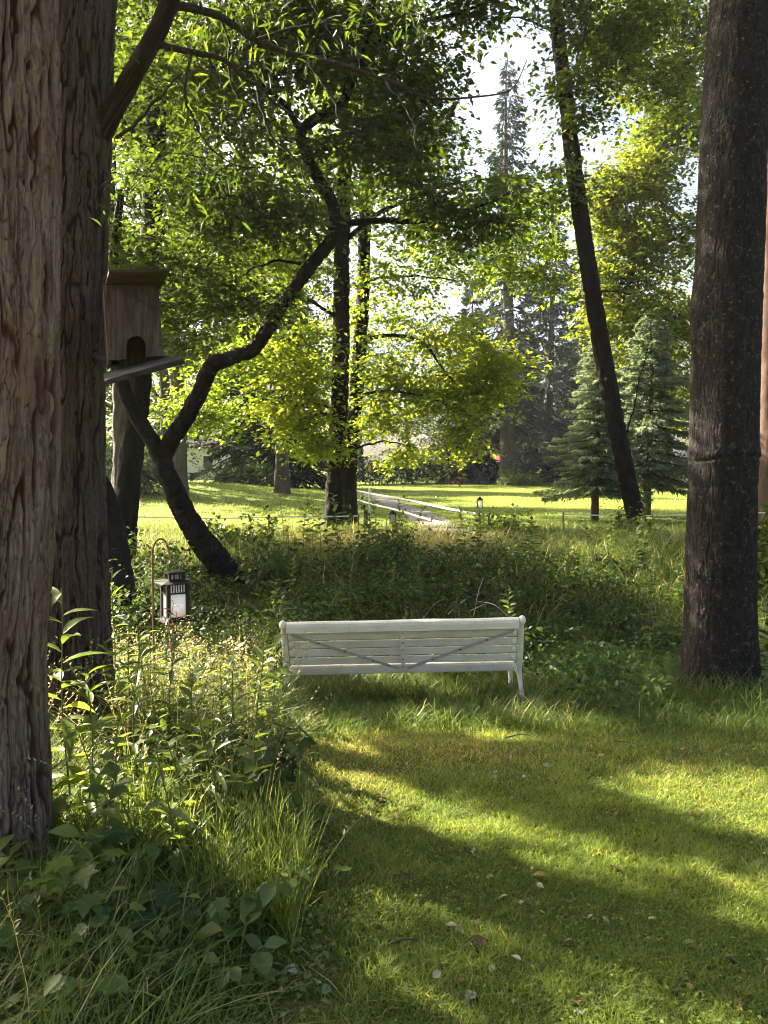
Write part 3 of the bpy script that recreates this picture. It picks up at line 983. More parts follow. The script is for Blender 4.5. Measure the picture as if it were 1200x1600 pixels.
# ------------------------------------------------------------------ leaning slim tree on the right
t = Tree(91)
t.limb([on_ground(1003, 18.0, .2), at(992, 800, 18), at(975, 720, 18), at(955, 620, 18), at(935, 510, 18), at(915, 390, 18), at(897, 260, 18), at(880, 120, 18), at(867, 0, 18), at(855, -150, 18), at(845, -350, 18)], .215, .125, 16, 80, .55, .04, bark_disp(18, .04, .3, 22, .06, .04, .4, None, .5, 0, .4))
t.limb([at(877, 55, 18), at(850, 42, 17.9), at(820, 30, 17.8), at(780, 28, 17.6)], .04, .01, 7, 24, .2, .08)
t.limb([at(893, 250, 18), at(905, 300, 17.7), at(912, 360, 17.5)], .02, .008, 6, 20, .2, .05)
t.limb([at(925, 455, 18), at(960, 456, 17.6), at(1010, 462, 17.3)], .025, .008, 6, 20, .2, .08)
t.limb([at(978, 680, 18), at(990, 640, 17.7), at(1000, 590, 17.5), at(1015, 530, 17.4)], .022, .007, 6, 20, .2, .06)
t.foliage([blob(945, 60, 17.6, 75, 40, -.1, 60), blob(930, 130, 17.5, 60, 26, -.1, 50), blob(880, 20, 17.8, 80, 22, -.1, 25), blob(860, 120, 17.8, 30, 8, -.05, 40), blob(920, 190, 17.4, 40, 10, 0, 30), blob(870, 290, 17.6, 40, 12, -.05, 50),
           blob(1000, 20, 17.8, 80, 26, -.05, 40), blob(880, -180, 17.8, 200, 80, 0, 100), blob(1010, 470, 17.3, 30, 7, .1, 20), blob(1040, 130, 17.5, 60, 22, 0, 60)],
          KITE, .13, 44, .40, .4, gap=.38)
t.build('leaning_slim_tree', 'slim dark trunk leaning left across the meadow, right of the far spruces', leaf='leaf')

# deciduous crowns at the right behind the lichen trunk
t = Tree(95)
t.limb([on_ground(1125, 30, .2), at(1125, 500, 30), at(1128, 200, 30), at(1120, -150, 30)], .32, .1, 12, 40, .2, .1)
t.limb([at(1126, 420, 30), at(1050, 330, 29), at(970, 280, 28)], .09, .02, 8, 30, .2, .2)
t.limb([at(1126, 560, 30), at(1060, 480, 29), at(990, 430, 28)], .08, .02, 8, 30, .2, .2)
t.limb([at(1126, 250, 30), at(1060, 120, 29), at(1000, 50, 28.5)], .08, .02, 8, 30, .2, .2)
t.foliage([blob(1010, 290, 28.4, 70, 40, .25, 50), blob(960, 330, 28, 45, 18, .3, 40), blob(1050, 380, 29, 70, 44, .15, 70), blob(1000, 460, 28.2, 60, 34, .2, 60), blob(955, 420, 28, 40, 22, .2, 60), blob(930, 300, 28, 40, 20, .15, 50), blob(965, 70, 29, 55, 30, 0, 70), blob(1040, 240, 29, 60, 32, .05, 60), blob(1000, 10, 29, 90, 36, 0, 60), blob(945, 500, 28, 40, 18, .2, 50), blob(990, 390, 28, 50, 22, .15, 40), blob(1060, 520, 28.6, 60, 34, .2, 60), blob(1000, 560, 28.6, 60, 26, .2, 50),
           blob(1060, 180, 29, 70, 34, 0, 60), blob(1070, 60, 29, 60, 34, .2, 70), blob(1000, 130, 28.6, 60, 14, .05, 40), blob(1060, 620, 29, 60, 26, .15, 50), blob(1190, 400, 30, 60, 40, .2, 180), blob(1190, 100, 30, 70, 40, .1, 150), blob(1100, -120, 29, 120, 50, .1, 80)],
          KITE, .19, 66, .55, .35, tint=.08, gap=.35)
t.build('broadleaf_tree', 'sunlit yellow-green leafy tree partly hidden by the lichen-flecked trunk', leaf='leaf', bark='far_bark')

t = Tree(96)
t.limb([on_ground(1205, 20, .2), at(1204, 600, 20), at(1208, 300, 20), at(1214, 0, 20), at(1210, -300, 20)], .40, .2, 14, 40, .4, .08, bark_disp(14, .02, .25, 32))
t.foliage([(at(1300, -250, 20), (3, 3, 2), 60)], KITE, .12, 50, .4)
t.build('red_bark_tree', 'tree with reddish brown bark at the right edge of the meadow', bark='red_bark', leaf='leaf')


# ------------------------------------------------------------------ conifers
def spruce(name, label, base, H, R, seed, nb=150, cards=60, card=.3, leaf='needle_far', bark='far_bark', z0=.08, droop=.35, rtr=.02, fine=.07, power=.85, dry=0.0, group=None, dens=1.0):
    r = np.random.default_rng(seed)
    root = thing(name, label, 'tree', base, group)
    base = A_(base, float)
    zz = np.linspace(0, 1, 30)
    p = base + np.stack([.006 * H * np.sin(zz * 5 + seed), .006 * H * np.cos(zz * 4), zz * H], 1)
    make_mesh('trunk', *tube(p, H * rtr * (1 - zz) ** .9 + .01, 12, bark_disp(10, .03, .3, seed))[:2], M[bark], root)
    bag, tw = Bag(), []
    P, YAW, PIT, SZ, TI = [], [], [], [], []
    for i in range(nb):
        f = z0 + (1 - z0) * (i + r.random()) / nb
        f = min(f, .995)
        L = R * (1 - f) ** power * (.5 + .65 * r.random()) + .12
        if r.random() > dens:
            continue
        a = i * 2.399 + r.normal() * .35
        n = max(5, int(cards * (.25 + L / R)))
        t = np.linspace(0, 1, 10)
        up = .28 * (f - .25)
        out = np.stack([np.cos(a) * L * t, np.sin(a) * L * t, L * (up * t - droop * t * t + .16 * t ** 4)], 1)
        st = base + np.array([0, 0, f * H]) + out
        tw.append(tube(st, np.linspace(max(.012, .02 * L), .006, 10), 5, None, False))
        tt = .12 + .88 * r.random(n) ** .75
        side = r.choice([-1, 1], n)
        sl = (.06 + .26 * L * (1 - tt) + fine) * r.random(n)
        x = np.stack([np.interp(tt, t, st[:, k]) for k in range(3)], 1)
        dirx, diry = math.cos(a), math.sin(a)
        x[:, 0] += -diry * side * sl
        x[:, 1] += dirx * side * sl
        x[:, 2] -= sl * (.25 + .35 * r.random(n)) + .02
        P.append(x)
        YAW.append(a + side * (.35 + .6 * r.random(n)))
        PIT.append(r.normal(-.42, .3, n))
        SZ.append(card * (.6 + .7 * r.random(n)) * (.55 + .45 * min(1, L)))
        TI.append(np.clip(r.normal(.4, .15) + .25 * tt - .1 + r.normal(size=n) * .15, 0, 1))
    P, YAW, PIT, SZ, TI = map(np.concatenate, (P, YAW, PIT, SZ, TI))
    place(bag, KITE, P, YAW, PIT, r.normal(0, .5, len(P)), SZ, .42, TI)
    v, f, _ = join_tubes(tw)
    f = quads_to_tris(f)
    bag.add(v, f, np.zeros(len(f)), 1)
    bag.build('crown', [M[leaf], M['twig']], root)
    return root


spruce('tall_spruce', 'tallest far spruce rising into the open sky gap', on_ground(790, 58), 31.5, 5.6, 101, 190, 110, .55, fine=.2, z0=.14, droop=.5, dens=.8)
C = [(735, 62, 16.5, 3.6, 'dark spruce just left of the tall spruce trunk'), (858, 64, 24, 5.2, 'dark spruce filling the gap between the tall spruce and the leaning trunk'),
     (905, 70, 22, 4.6, 'far dark spruce behind the upper part of the small pale spruce'), (942, 76, 27, 4.2, 'thin far spruce seen just right of the leaning slim trunk'),
     (820, 72, 15, 4.2, 'low dark spruce close behind the tall spruce'), (455, 48, 15, 4.2, 'dark spruce seen left of the paired trunks'), (395, 52, 17, 4.4, 'dark spruce behind the pale house side of the meadow')]
for i, (px, D, H, R, lab) in enumerate(C):
    spruce('dark_spruce', lab, on_ground(px, D), H, R, 110 + i, 130, 110, .6, fine=.22, z0=.05, droop=.5, dens=.95)

spruce('small_spruce', 'small pale green spruce with a bare lower trunk on the sunlit meadow', on_ground(931, 22.5), 5.4, 1.85, 131, 118, 330, .15, 'needle', 'red_bark', z0=.17, droop=.30, rtr=.022, fine=.07, power=.8)
spruce('small_spruce', 'taller darker young spruce with an orange trunk beside the pale one', on_ground(1013, 24.0), 6.6, 1.8, 137, 110, 320, .18, 'needle', 'red_bark', z0=.16, droop=.34, rtr=.018, fine=.07, power=.7)


# ------------------------------------------------------------------ far broadleaf trees
def broad_proto(seed, H, R, leaf, label, loc, size=.24, per=46, n=120, name='far_tree', bark='far_bark', gap=.36, sp=.6, low=.25):
    t = Tree(seed)
    b = A_(loc, float)
    r = t.r
    top = b + [r.normal() * .3, r.normal() * .3, H * .82]
    t.limb([b - [0, 0, .2], b + [.1 * r.normal(), .1, H * .3], b + [.3 * r.normal(), .3 * r.normal(), H * .55], top], H * .022, H * .005, 10, 40, .3, .2)
    for i in range(7):
        a = i * 2.4 + r.random()
        z = H * (low + .08 + .07 * i)
        L = R * (.6 + .4 * r.random())
        t.limb([b + [0, 0, z], b + [math.cos(a) * L * .5, math.sin(a) * L * .5, z + L * .35], b + [math.cos(a) * L, math.sin(a) * L, z + L * .55]], H * .008, H * .002, 6, 20, .2, .3)
    bl = []
    for i in range(11):
        a = i * 2.4 + r.random()
        q = (i + .5) / 11
        z = H * (low + (.95 - low) * q)
        rr = R * math.sin(math.pi * min(1, (.18 + .78 * q))) * .62
        bl.append((b + [math.cos(a) * rr, math.sin(a) * rr, z], (R * .42, R * .42, H * .09), n // 11, r.normal() * .1))
    t.foliage(bl, KITE, size, per, sp, .6, gap=gap)
    return t.build(name, label, 'tree', bark, leaf)


far1 = broad_proto(201, 14, 5.0, 'leaf_far', 'far leafy tree behind the paired trunks at the end of the path', on_ground(640, 66))
far2 = broad_proto(202, 10, 4.6, 'leaf_far', 'rounded far tree low behind the meadow, left of the tall spruce', on_ground(700, 60), low=.12)
far3 = broad_proto(203, 16, 5.2, 'leaf_bright', 'sunlit far tree standing behind the pale house', on_ground(330, 82), low=.15)
for (src, px, D, rz, s, lab) in [
    (far1, 560, 72, 1.0, 1.0, 'far leafy tree seen through the paired trunks'),
    (far1, 470, 62, 2.1, .95, 'far leafy tree behind the left dark spruce'),
    (far3, 395, 84, .7, 1.05, 'sunlit far tree between the pale house and the dark spruce'),
    (far2, 250, 50, 3.0, 1.35, 'leafy tree behind the forked trunk at the far left meadow edge'),
    (far1, 160, 46, 4.0, 1.1, 'leafy tree seen past the edge of the birdhouse trunk'),
    (far3, 100, 60, 5.0, 1.2, 'far tree hidden behind the birdhouse trunk'),
    (far1, 1040, 62, 1.7, 1.0, 'far leafy tree behind the two young spruces'),
    (far2, 985, 58, 2.6, 1.2, 'rounded far tree behind the pale young spruce'),
    (far3, 1100, 60, .4, 1.0, 'sunlit far tree behind the lichen-flecked trunk'),
    (far1, 1190, 55, 3.6, 1.1, 'far leafy tree at the right edge of the meadow'),
    (far2, 880, 84, 4.4, 1.5, 'far leafy tree glimpsed behind the dark spruces'),
    (far3, 760, 88, 2.4, .9, 'far sunlit tree behind the tall spruce trunk'),
    (far2, 20, 40, 1.2, 1.6, 'leafy tree far behind the shaggy trunk'),
]:
    dup(src, on_ground(px, D), rz, (s, s, s), lab)

# pale thick trunks at the far left of the meadow
for px, D, r0, lab, sd in [(278, 30, .34, 'thick grey trunk at the shaded meadow edge, right of the straight dark trunk', 301), (440, 34, .33, 'thick dark trunk at the far meadow edge, left of the paired trunks', 303), (258, 36, .3, 'pale slender trunk seen through the fork of the leaning tree', 305), (190, 18.5, .26, 'tree whose crown fills the gap above the birdhouse', 307)]:
    t = Tree(sd)
    H = 15
    b = on_ground(px, D, .2)
    t.limb([b, b + [.05, 0, 4], b + [-.2, 0, 9], b + [.1, .2, H]], r0, r0 * .3, 12, 40, .35, .1, bark_disp(8, .05, .25, sd, .04, .12, .5))
    t.foliage([(b + [-1.5, 0, 7], (2.4, 2.2, 1.6), 36), (b + [1.6, 0, 9], (2.4, 2.2, 2), 40), (b + [0, 1, 12], (2.8, 2.6, 2), 46), (b + [1.9, -1, 5.5], (1.6, 1.5, .8), 16)] + ([(b + [.2, 0, 10.3], (1.7, 1.6, 1.5), 50), (b + [.3, 0, 13.4], (1.8, 1.7, 1.6), 44)] if sd == 307 else []), KITE, .17, 54, .5, .5, gap=.34)
    t.build('meadow_edge_tree', lab, 'tree', 'far_bark', 'leaf_far')


# ------------------------------------------------------------------ trees just outside the frame on the left: boughs placed to shade lawn and bank
def shade_tree(name, label, x, y, H, r0, blobs, seed, lean=(0, 0), size=.1, per=70, sp=.4, dapple=None):
    t = Tree(seed)
    b = np.array([x, y, float(terrain(x, y)) - .2])
    t.limb([b, b + [lean[0] * .3, lean[1] * .3, H * .3], b + [lean[0] * .7, lean[1] * .7, H * .65], b + [lean[0], lean[1], H]], r0, r0 * .35, 14, 50, .4, .1, bark_disp(14, .03, .25, seed, .03, .1, .4))
    t.foliage(blobs, KITE, size, per, sp, .55, twig=.007, along=.15, gap=0)
    if dapple:
        t.foliage(dapple, KITE, size, 14, .3, .55, twig=.004, along=.1, gap=0)
    return t.build(name, label, 'tree', 'tree_bark', 'leaf')


def over(px, py, t, r, n, rz=None):
    """a bough whose shade falls on the ground seen at (px, py): it hangs T metres along the sun's ray from there"""
    return (ground_at(px, py) + TO_SUN * t, (r, r, rz if rz is not None else r * .45), n)


shade_tree('unseen_shade_tree', 'unseen leafy tree left of the lawn with boughs placed to shade it', -8.2, 11.2, 9.5, .24,
           [over(x, y, 9.6, .17, 5, .14) for x, y in ((655, 1196), (715, 1210), (780, 1232), (850, 1252), (920, 1274), (1000, 1296), (1080, 1322), (1165, 1346))]
           + [over(x, y, 10.3, .28, 15, .2) for x, y in ((690, 1165), (770, 1185), (840, 1205), (900, 1190), (980, 1172), (1080, 1165), (1170, 1172))]
           + [over(x, y, 11, .46, 46, .3) for x, y in ((470, 1085), (500, 1125), (570, 1128), (530, 1105), (620, 1110), (720, 1125), (820, 1100), (920, 1125), (1020, 1115), (1130, 1120), (560, 1060), (700, 1060), (840, 1040), (960, 1060), (1080, 1060))]
           + [over(x, y, 12, .8, 70) for x, y in ((620, 1000), (780, 1000), (930, 1000), (1080, 1010))], 501, sp=.10, dapple=[over(x, y, 9.0, .32, 9, .2) for x, y in ((760, 1400), (640, 1440), (900, 1440), (1050, 1430), (1150, 1480), (800, 1530), (950, 1540), (1100, 1570), (680, 1560), (1000, 1480))])
shade_tree('unseen_shade_tree', 'unseen thick tree added left of the shaggy trunk to shade the weed bed', -3.75, 3.93, 8, .36,
           [(np.array([-4.2, 4.0, 7.5]), (1.5, 1.5, 1), 60), (np.array([-3.2, 3.0, 7.0]), (1.2, 1.2, .8), 40)], 503)
shade_tree('unseen_shade_tree', 'second unseen leafy tree with boughs placed to shade the ditch bank', -12.5, 17.5, 11, .26,
           [over(x, y, 15, .7, 17, .5) for x in (440, 520, 600, 680, 760, 840) for y in (890, 930, 965)] + [(np.array([-12.5, 17.5, 9.5]), (2, 2, 1.5), 50)], 502)

# ------------------------------------------------------------------ shrubs
def shrub(name, label, base, rx, ry, rz, n, leaf='leaf', tmpl=KITE, size=.08, seed=0, per=40, group=None, sp=.2):
    t = Tree(seed)
    b = A_(base, float)
    for i in range(6):
        a = i * 1.05 + t.r.random()
        t.limb([b, b + [math.cos(a) * rx * .3, math.sin(a) * ry * .3, rz * .6], b + [math.cos(a) * rx * .6, math.sin(a) * ry * .6, rz * 1.3]], .02, .006, 6, 16, .2, .05)
    t.foliage([(b + [0, 0, rz * .9], (rx, ry, rz * .85), n)], tmpl, size, per, sp, .7, twig=.006)
    v, f, rd = join_tubes(t.trunks + t.twigs)
    root = thing(name, label, 'shrub', b, group)
    f = quads_to_tris(f)
    t.crown.add(v, f, np.zeros(len(f)), 1)
    t.crown.build('foliage', [M[leaf], M['twig']], root)
    return root


for i, (px, D, rx, rz, n, lf, lab) in enumerate([
    (200, 30, 1.6, 1.1, 60, 'leaf_far', 'blue-green shrub at the meadow edge behind the straight dark trunk'),
    (600, 60, 3.5, 1.2, 60, 'needle_far', 'dark clipped shrub at the end of the gravel path'),
    (645, 62, 3.2, 1.4, 60, 'needle_far', 'dark shrub right of the path end'),
    (700, 62, 3.2, 1.5, 60, 'leaf_dark', 'dark shrub below the far trees, left of the tall spruce'),
    (755, 63, 2.8, 1.2, 50, 'needle_far', 'low dark shrub in front of the red shed'),
    (850, 62, 3.2, 1.5, 60, 'needle_far', 'dark shrub right of the tall spruce trunk'),
    (815, 57, 1.6, .5, 30, 'leaf_bright', 'low pale green shrub at the foot of the tall spruce'),
    (520, 58, 4, 1.5, 60, 'needle_far', 'dark shrub behind the left of the paired trunks'),
    (430, 46, 2.6, 1.1, 50, 'leaf_dark', 'dark shrub on the shaded slope left of the paired trunks'),
    (360, 55, 2.5, .9, 40, 'leaf_dark', 'low shrub beside the pale house wall'),
    (900, 64, 3.2, 1.6, 50, 'needle_far', 'dark shrub behind the pale young spruce'),
    (1060, 58, 3.5, 1.5, 50, 'leaf_dark', 'dark shrub behind the taller young spruce'),
    (1100, 60, 3.5, 1.5, 50, 'leaf_dark', 'dark shrub showing past the lichen-flecked trunk'),
    (160, 40, 3, 1.7, 60, 'leaf_dark', 'dark shrub seen past the birdhouse trunk'),
]):
    shrub('meadow_shrub', lab, on_ground(px, D), rx, 1.4, rz, n, lf, KITE, .2, 400 + i, 50, sp=.45)
shrub('bright_shrub', 'bright yellow-green shrub peeping out right of the lichen-flecked trunk', on_ground(1205, 11, 0), .7, .6, .85, 60, 'leaf', OVAL, .10, 430, 26)
shrub('red_shrub', 'small pinkish bare shrub in front of the far hedge', on_ground(718, 54), .45, .3, .5, 8, 'sprig', KITE, .10, 433, 16)

# buildings far behind
hb = on_ground(322, 74)


def box(bm, x0, x1, y0, y1, z0, z1):
    r = bmesh.ops.create_cube(bm, size=1)
    for v in r['verts']:
        v.co = Vector(((x0 + x1) / 2 + v.co.x * (x1 - x0), (y0 + y1) / 2 + v.co.y * (y1 - y0), (z0 + z1) / 2 + v.co.z * (z1 - z0)))
    return r['verts']


def bm_obj(name, bm, mat, parent=None, bevel=0.0, smooth=False, seg=2):
    bmesh.ops.recalc_face_normals(bm, faces=bm.faces)
    if bevel:
        bmesh.ops.bevel(bm, geom=list(bm.edges), offset=bevel, segments=seg, affect='EDGES', clamp_overlap=True)
    me = bpy.data.meshes.new(name)
    bm.to_mesh(me)
    bm.free()
    me.materials.append(mat)
    for p in me.polygons:
        p.use_smooth = smooth
    o = bpy.data.objects.new(name, me)
    COL.objects.link(o)
    if parent is not None:
        o.parent = parent
    return o


def gable(bm, x0, x1, y0, y1, z0, z1, ov=.3, th=.12):
    ym = (y0 + y1) / 2
    for sgn, ye in ((-1, y0 - ov), (1, y1 + ov)):
        ze = z0 - ov * (z1 - z0) / (ym - y0)
        c = [(x0 - ov, ye, ze), (x1 + ov, ye, ze), (x1 + ov, ym, z1), (x0 - ov, ym, z1)]
        vs = [bm.verts.new(q) for q in c] + [bm.verts.new((q[0], q[1], q[2] + th)) for q in c]
        for f in [(0, 1, 2, 3), (7, 6, 5, 4), (0, 4, 5, 1), (1, 5, 6, 2), (2, 6, 7, 3), (3, 7, 4, 0)]:
            bm.faces.new([vs[k] for k in f])


h = thing('house', 'pale rendered house half hidden by the far trees on the left', 'house', hb)
h.rotation_euler = (0, 0, math.radians(12))
bm = bmesh.new(); box(bm, -4.5, 4.5, 0, 7, -.5, 3.2); bm_obj('wall', bm, M['wall'], h)
bm = bmesh.new(); gable(bm, -4.5, 4.5, 0, 7, 3.2, 6); bm_obj('roof', bm, M['grey_roof'], h)
for x in (-2.6, .2, 2.8):
    bm = bmesh.new(); box(bm, x - .5, x + .5, -.06, .1, 1.0, 2.3); w = bm_obj('window', bm, M['post_white'], h)
    bm = bmesh.new(); box(bm, x - .42, x + .42, -.075, .0, 1.08, 2.22); bm_obj('pane', bm, M['glass_dark'], w)
h = thing('shed', 'low shed with a red roof beyond the far hedge', 'shed', on_ground(752, 68))
bm = bmesh.new(); box(bm, -2.6, 2.6, 0, 3, -.3, 1.1); bm_obj('wall', bm, M['stake'], h)
bm = bmesh.new(); gable(bm, -2.6, 2.6, 0, 3, 1.1, 2.1); bm_obj('roof', bm, M['red_roof'], h)

# ------------------------------------------------------------------ bench
def bench():
    D = 6.25
    pl, pr = at(441, 974, D), at(823, 966, D)
    mid = (pl + pr) / 2
    W = float(np.linalg.norm(pr - pl))
    roll = math.atan2(pr[2] - pl[2], pr[0] - pl[0])
    root = thing('park_bench', 'old white slatted bench facing away, standing in the long grass', 'bench')
    root.location = Vector((mid[0], mid[1], mid[2] - .80))
    root.rotation_euler = (0, -roll, 0)
    hw = W / 2
    slope = .16 / .5                                            # the back reclines towards the camera as it rises
    def yb(z): return -(z - .80) * 0 + (.80 - z) * slope * 1.0
    def lath(z0, z1, x0, x1, th, name, mat, parent, y_off=0.0, bv=.006):
        bm = bmesh.new()
        c = []
        for z in (z0, z1):
            for y in (-th / 2, th / 2):
                for x in (x0, x1):
                    c.append(bm.verts.new((x, yb(z) + y + y_off, z)))
        for f in [(0, 1, 3, 2), (4, 6, 7, 5), (0, 4, 5, 1), (2, 3, 7, 6), (0, 2, 6, 4), (1, 5, 7, 3)]:
            bm.faces.new([c[k] for k in f])
        return bm_obj(name, bm, mat, parent, bv)
    # back slats: one part
    bm = bmesh.new()
    z = .800 - .088
    rs = random.Random(4)
    for i in range(4):
        z1, z0 = z, z - .0635
        z = z0 - .011
        jit = rs.uniform(-.002, .002)
        c = []
        for zz in (z0, z1):
            for y in (-.012, .012):
                for x in (-hw + .055, hw - .055):
                    c.append(bm.verts.new((x, yb(zz) + y, zz + jit + (rs.uniform(-.002, .002)))))
        for f in [(0, 1, 3, 2), (4, 6, 7, 5), (0, 4, 5, 1), (2, 3, 7, 6), (0, 2, 6, 4), (1, 5, 7, 3)]:
            bm.faces.new([c[k] for k in f])
    bm_obj('backrest', bm, M['paint'], root, .005)
    zlow = z
    # rounded top rail
    bm = bmesh.new()
    prof = [(-.030, -.078), (-.036, -.03), (-.034, -.006), (-.022, .006), (0, .010), (.024, .004), (.032, -.02), (.030, -.078)]
    n = 41
    rows = []
    for i in range(n):
        x = -hw + .05 + (W - .1) * i / (n - 1)
        dip = .004 * math.sin(i * .35)
        rows.append([bm.verts.new((x, a, .80 + b + dip * .4)) for a, b in prof])
    for a, b in zip(rows[:-1], rows[1:]):
        for k in range(len(prof)):
            bm.faces.new((a[k], b[k], b[(k + 1) % len(prof)], a[(k + 1) % len(prof)]))
    bm.faces.new(rows[0]); bm.faces.new(rows[-1][::-1])
    bm_obj('top_rail', bm, M['paint'], root, smooth=False)
    # thick rail at the back of the seat
    lath(zlow - .078, zlow, -hw + .055, hw - .055, .05, 'seat_rail', M['paint'], root, .0, .012)
    zs = zlow - .078
    ys = yb(zs)
    # seat slats, in front (away from the camera)
    bm = bmesh.new()
    for i in range(5):
        y0 = ys + .05 + i * .078
        for v in box(bm, -hw + .05, hw - .05, y0, y0 + .068, zs - .004 - .012 * (i == 0), zs + .022 - .004 * i):
            pass
    bm_obj('seat', bm, M['paint'], root, .005)
    # centre strap with bolts
    st = lath(zs + .005, .80 - .018, -.020, .020, .008, 'centre_strap', M['paint'], root, -.0370, .002)
    for z in (.765, .70, .62, .55, .47, .40):
        bm = bmesh.new()
        r = bmesh.ops.create_uvsphere(bm, u_segments=8, v_segments=6, radius=.006)
        for v in r['verts']:
            v.co = Vector((v.co.x, v.co.y * .5 + yb(z) - .042, v.co.z + z))
        bm_obj('bolt', bm, M['bolt'], st, smooth=True)
    # the V of flat braces
    for s in (-1, 1):
        bm = bmesh.new()
        xa, za, xb, zb = s * (hw - .085), .80 - .098, s * .035, zs + .045
        ln = math.hypot(xb - xa, zb - za)
        ux, uz = (xb - xa) / ln, (zb - za) / ln
        px_, pz_ = -uz * .012, ux * .012
        c = []
        for (x, z) in ((xa + px_, za + pz_), (xa - px_, za - pz_), (xb - px_, zb - pz_), (xb + px_, zb + pz_)):
            c.append(bm.verts.new((x, yb(z) - .020, z)))
        c += [bm.verts.new((q.co.x, q.co.y - .005, q.co.z)) for q in c]
        for f in [(0, 1, 2, 3), (7, 6, 5, 4), (0, 4, 5, 1), (1, 5, 6, 2), (2, 6, 7, 3), (3, 7, 4, 0)]:
            bm.faces.new([c[k] for k in f])
        br = bm_obj('diagonal_brace', bm, M['zinc'], root)
        for q in (.25, .5, .76):
            bm = bmesh.new()
            x, z = xa + (xb - xa) * q, za + (zb - za) * q
            r = bmesh.ops.create_uvsphere(bm, u_segments=8, v_segments=6, radius=.007)
            for v in r['verts']:
                v.co = Vector((v.co.x + x, v.co.y * .4 + yb(z) - .026, v.co.z + z))
            bm_obj('bolt', bm, M['bolt'], br, smooth=True)
    # end frames: upright, leg and foot
    for s in (-1, 1):
        x = s * (hw - .025)
        pts = [(.80 - .01, 0), (.70, 0), (.55, 0), (zs + .02, 0), (zs - .06, .006), (zs - .14, -.006), (zs - .20, -.018), (zs - .27, -.035)]
        p = [np.array([x + s * .008 * max(0, (zs - z)) / .1, yb(min(max(z, zs), .8)) + dy, z]) for z, dy in pts]
        ps = resample(p, 40)
        rr = np.interp(np.linspace(0, 1, 40), [0, .45, .6, .8, 1], [.024, .027, .022, .018, .022])
        v, f, _ = tube(ps, rr, 10)
        fr = make_mesh('end_frame', v, f, M['paint'], None)
        fr.parent = root
        # scroll knob at the rail end
        kb = bmesh.new()
        r = bmesh.ops.create_uvsphere(kb, u_segments=16, v_segments=10, radius=.036)
        for q in r['verts']:
            q.co = Vector((q.co.x * .85 + x + s * .004, q.co.y * 1.05 - .002, q.co.z * 1.1 + .785))
        bm_obj('rail_end', kb, M['paint'], fr, smooth=True)
        # slat brackets
        for k in range(5):
            bk = bmesh.new()
            zc = .80 - .088 - .032 - k * .0745
            box(bk, x - s * .055 - .016, x - s * .055 + .016, yb(zc) - .030, yb(zc) - .0125, zc - .014, zc + .014)
            bm_obj('slat_bracket', bk, M['paint'], fr, .004)
        # front leg and seat bearer
        p = resample([np.array([x, ys + .02, zs - .03]), np.array([x, ys + .22, zs - .025]), np.array([x, ys + .40, zs - .03]), np.array([x, ys + .46, zs - .10]), np.array([x, ys + .44, zs - .30])], 30)
        v, f, _ = tube(p, .02, 8)
        fl = make_mesh('front_leg', v, f, M['paint'], None)
        fl.parent = root
    return root


bench()


# ------------------------------------------------------------------ birdhouse on the furrowed trunk
def slab(name, top4, th, mat, parent, bv=.003, dirv=None):
    """a board from the four world corners of one face, thickened along its normal"""
    c = [Vector(q) - Vector(parent.location) for q in top4]
    nrm = (c[1] - c[0]).cross(c[3] - c[0]).normalized() if dirv is None else Vector(dirv)
    bm = bmesh.new()
    vs = [bm.verts.new(q) for q in c] + [bm.verts.new(q + nrm * th) for q in c]
    for f in [(0, 1, 2, 3), (7, 6, 5, 4), (0, 4, 5, 1), (1, 5, 6, 2), (2, 6, 7, 3), (3, 7, 4, 0)]:
        bm.faces.new([vs[k] for k in f])
    return bm_obj(name, bm, mat, parent, bv)


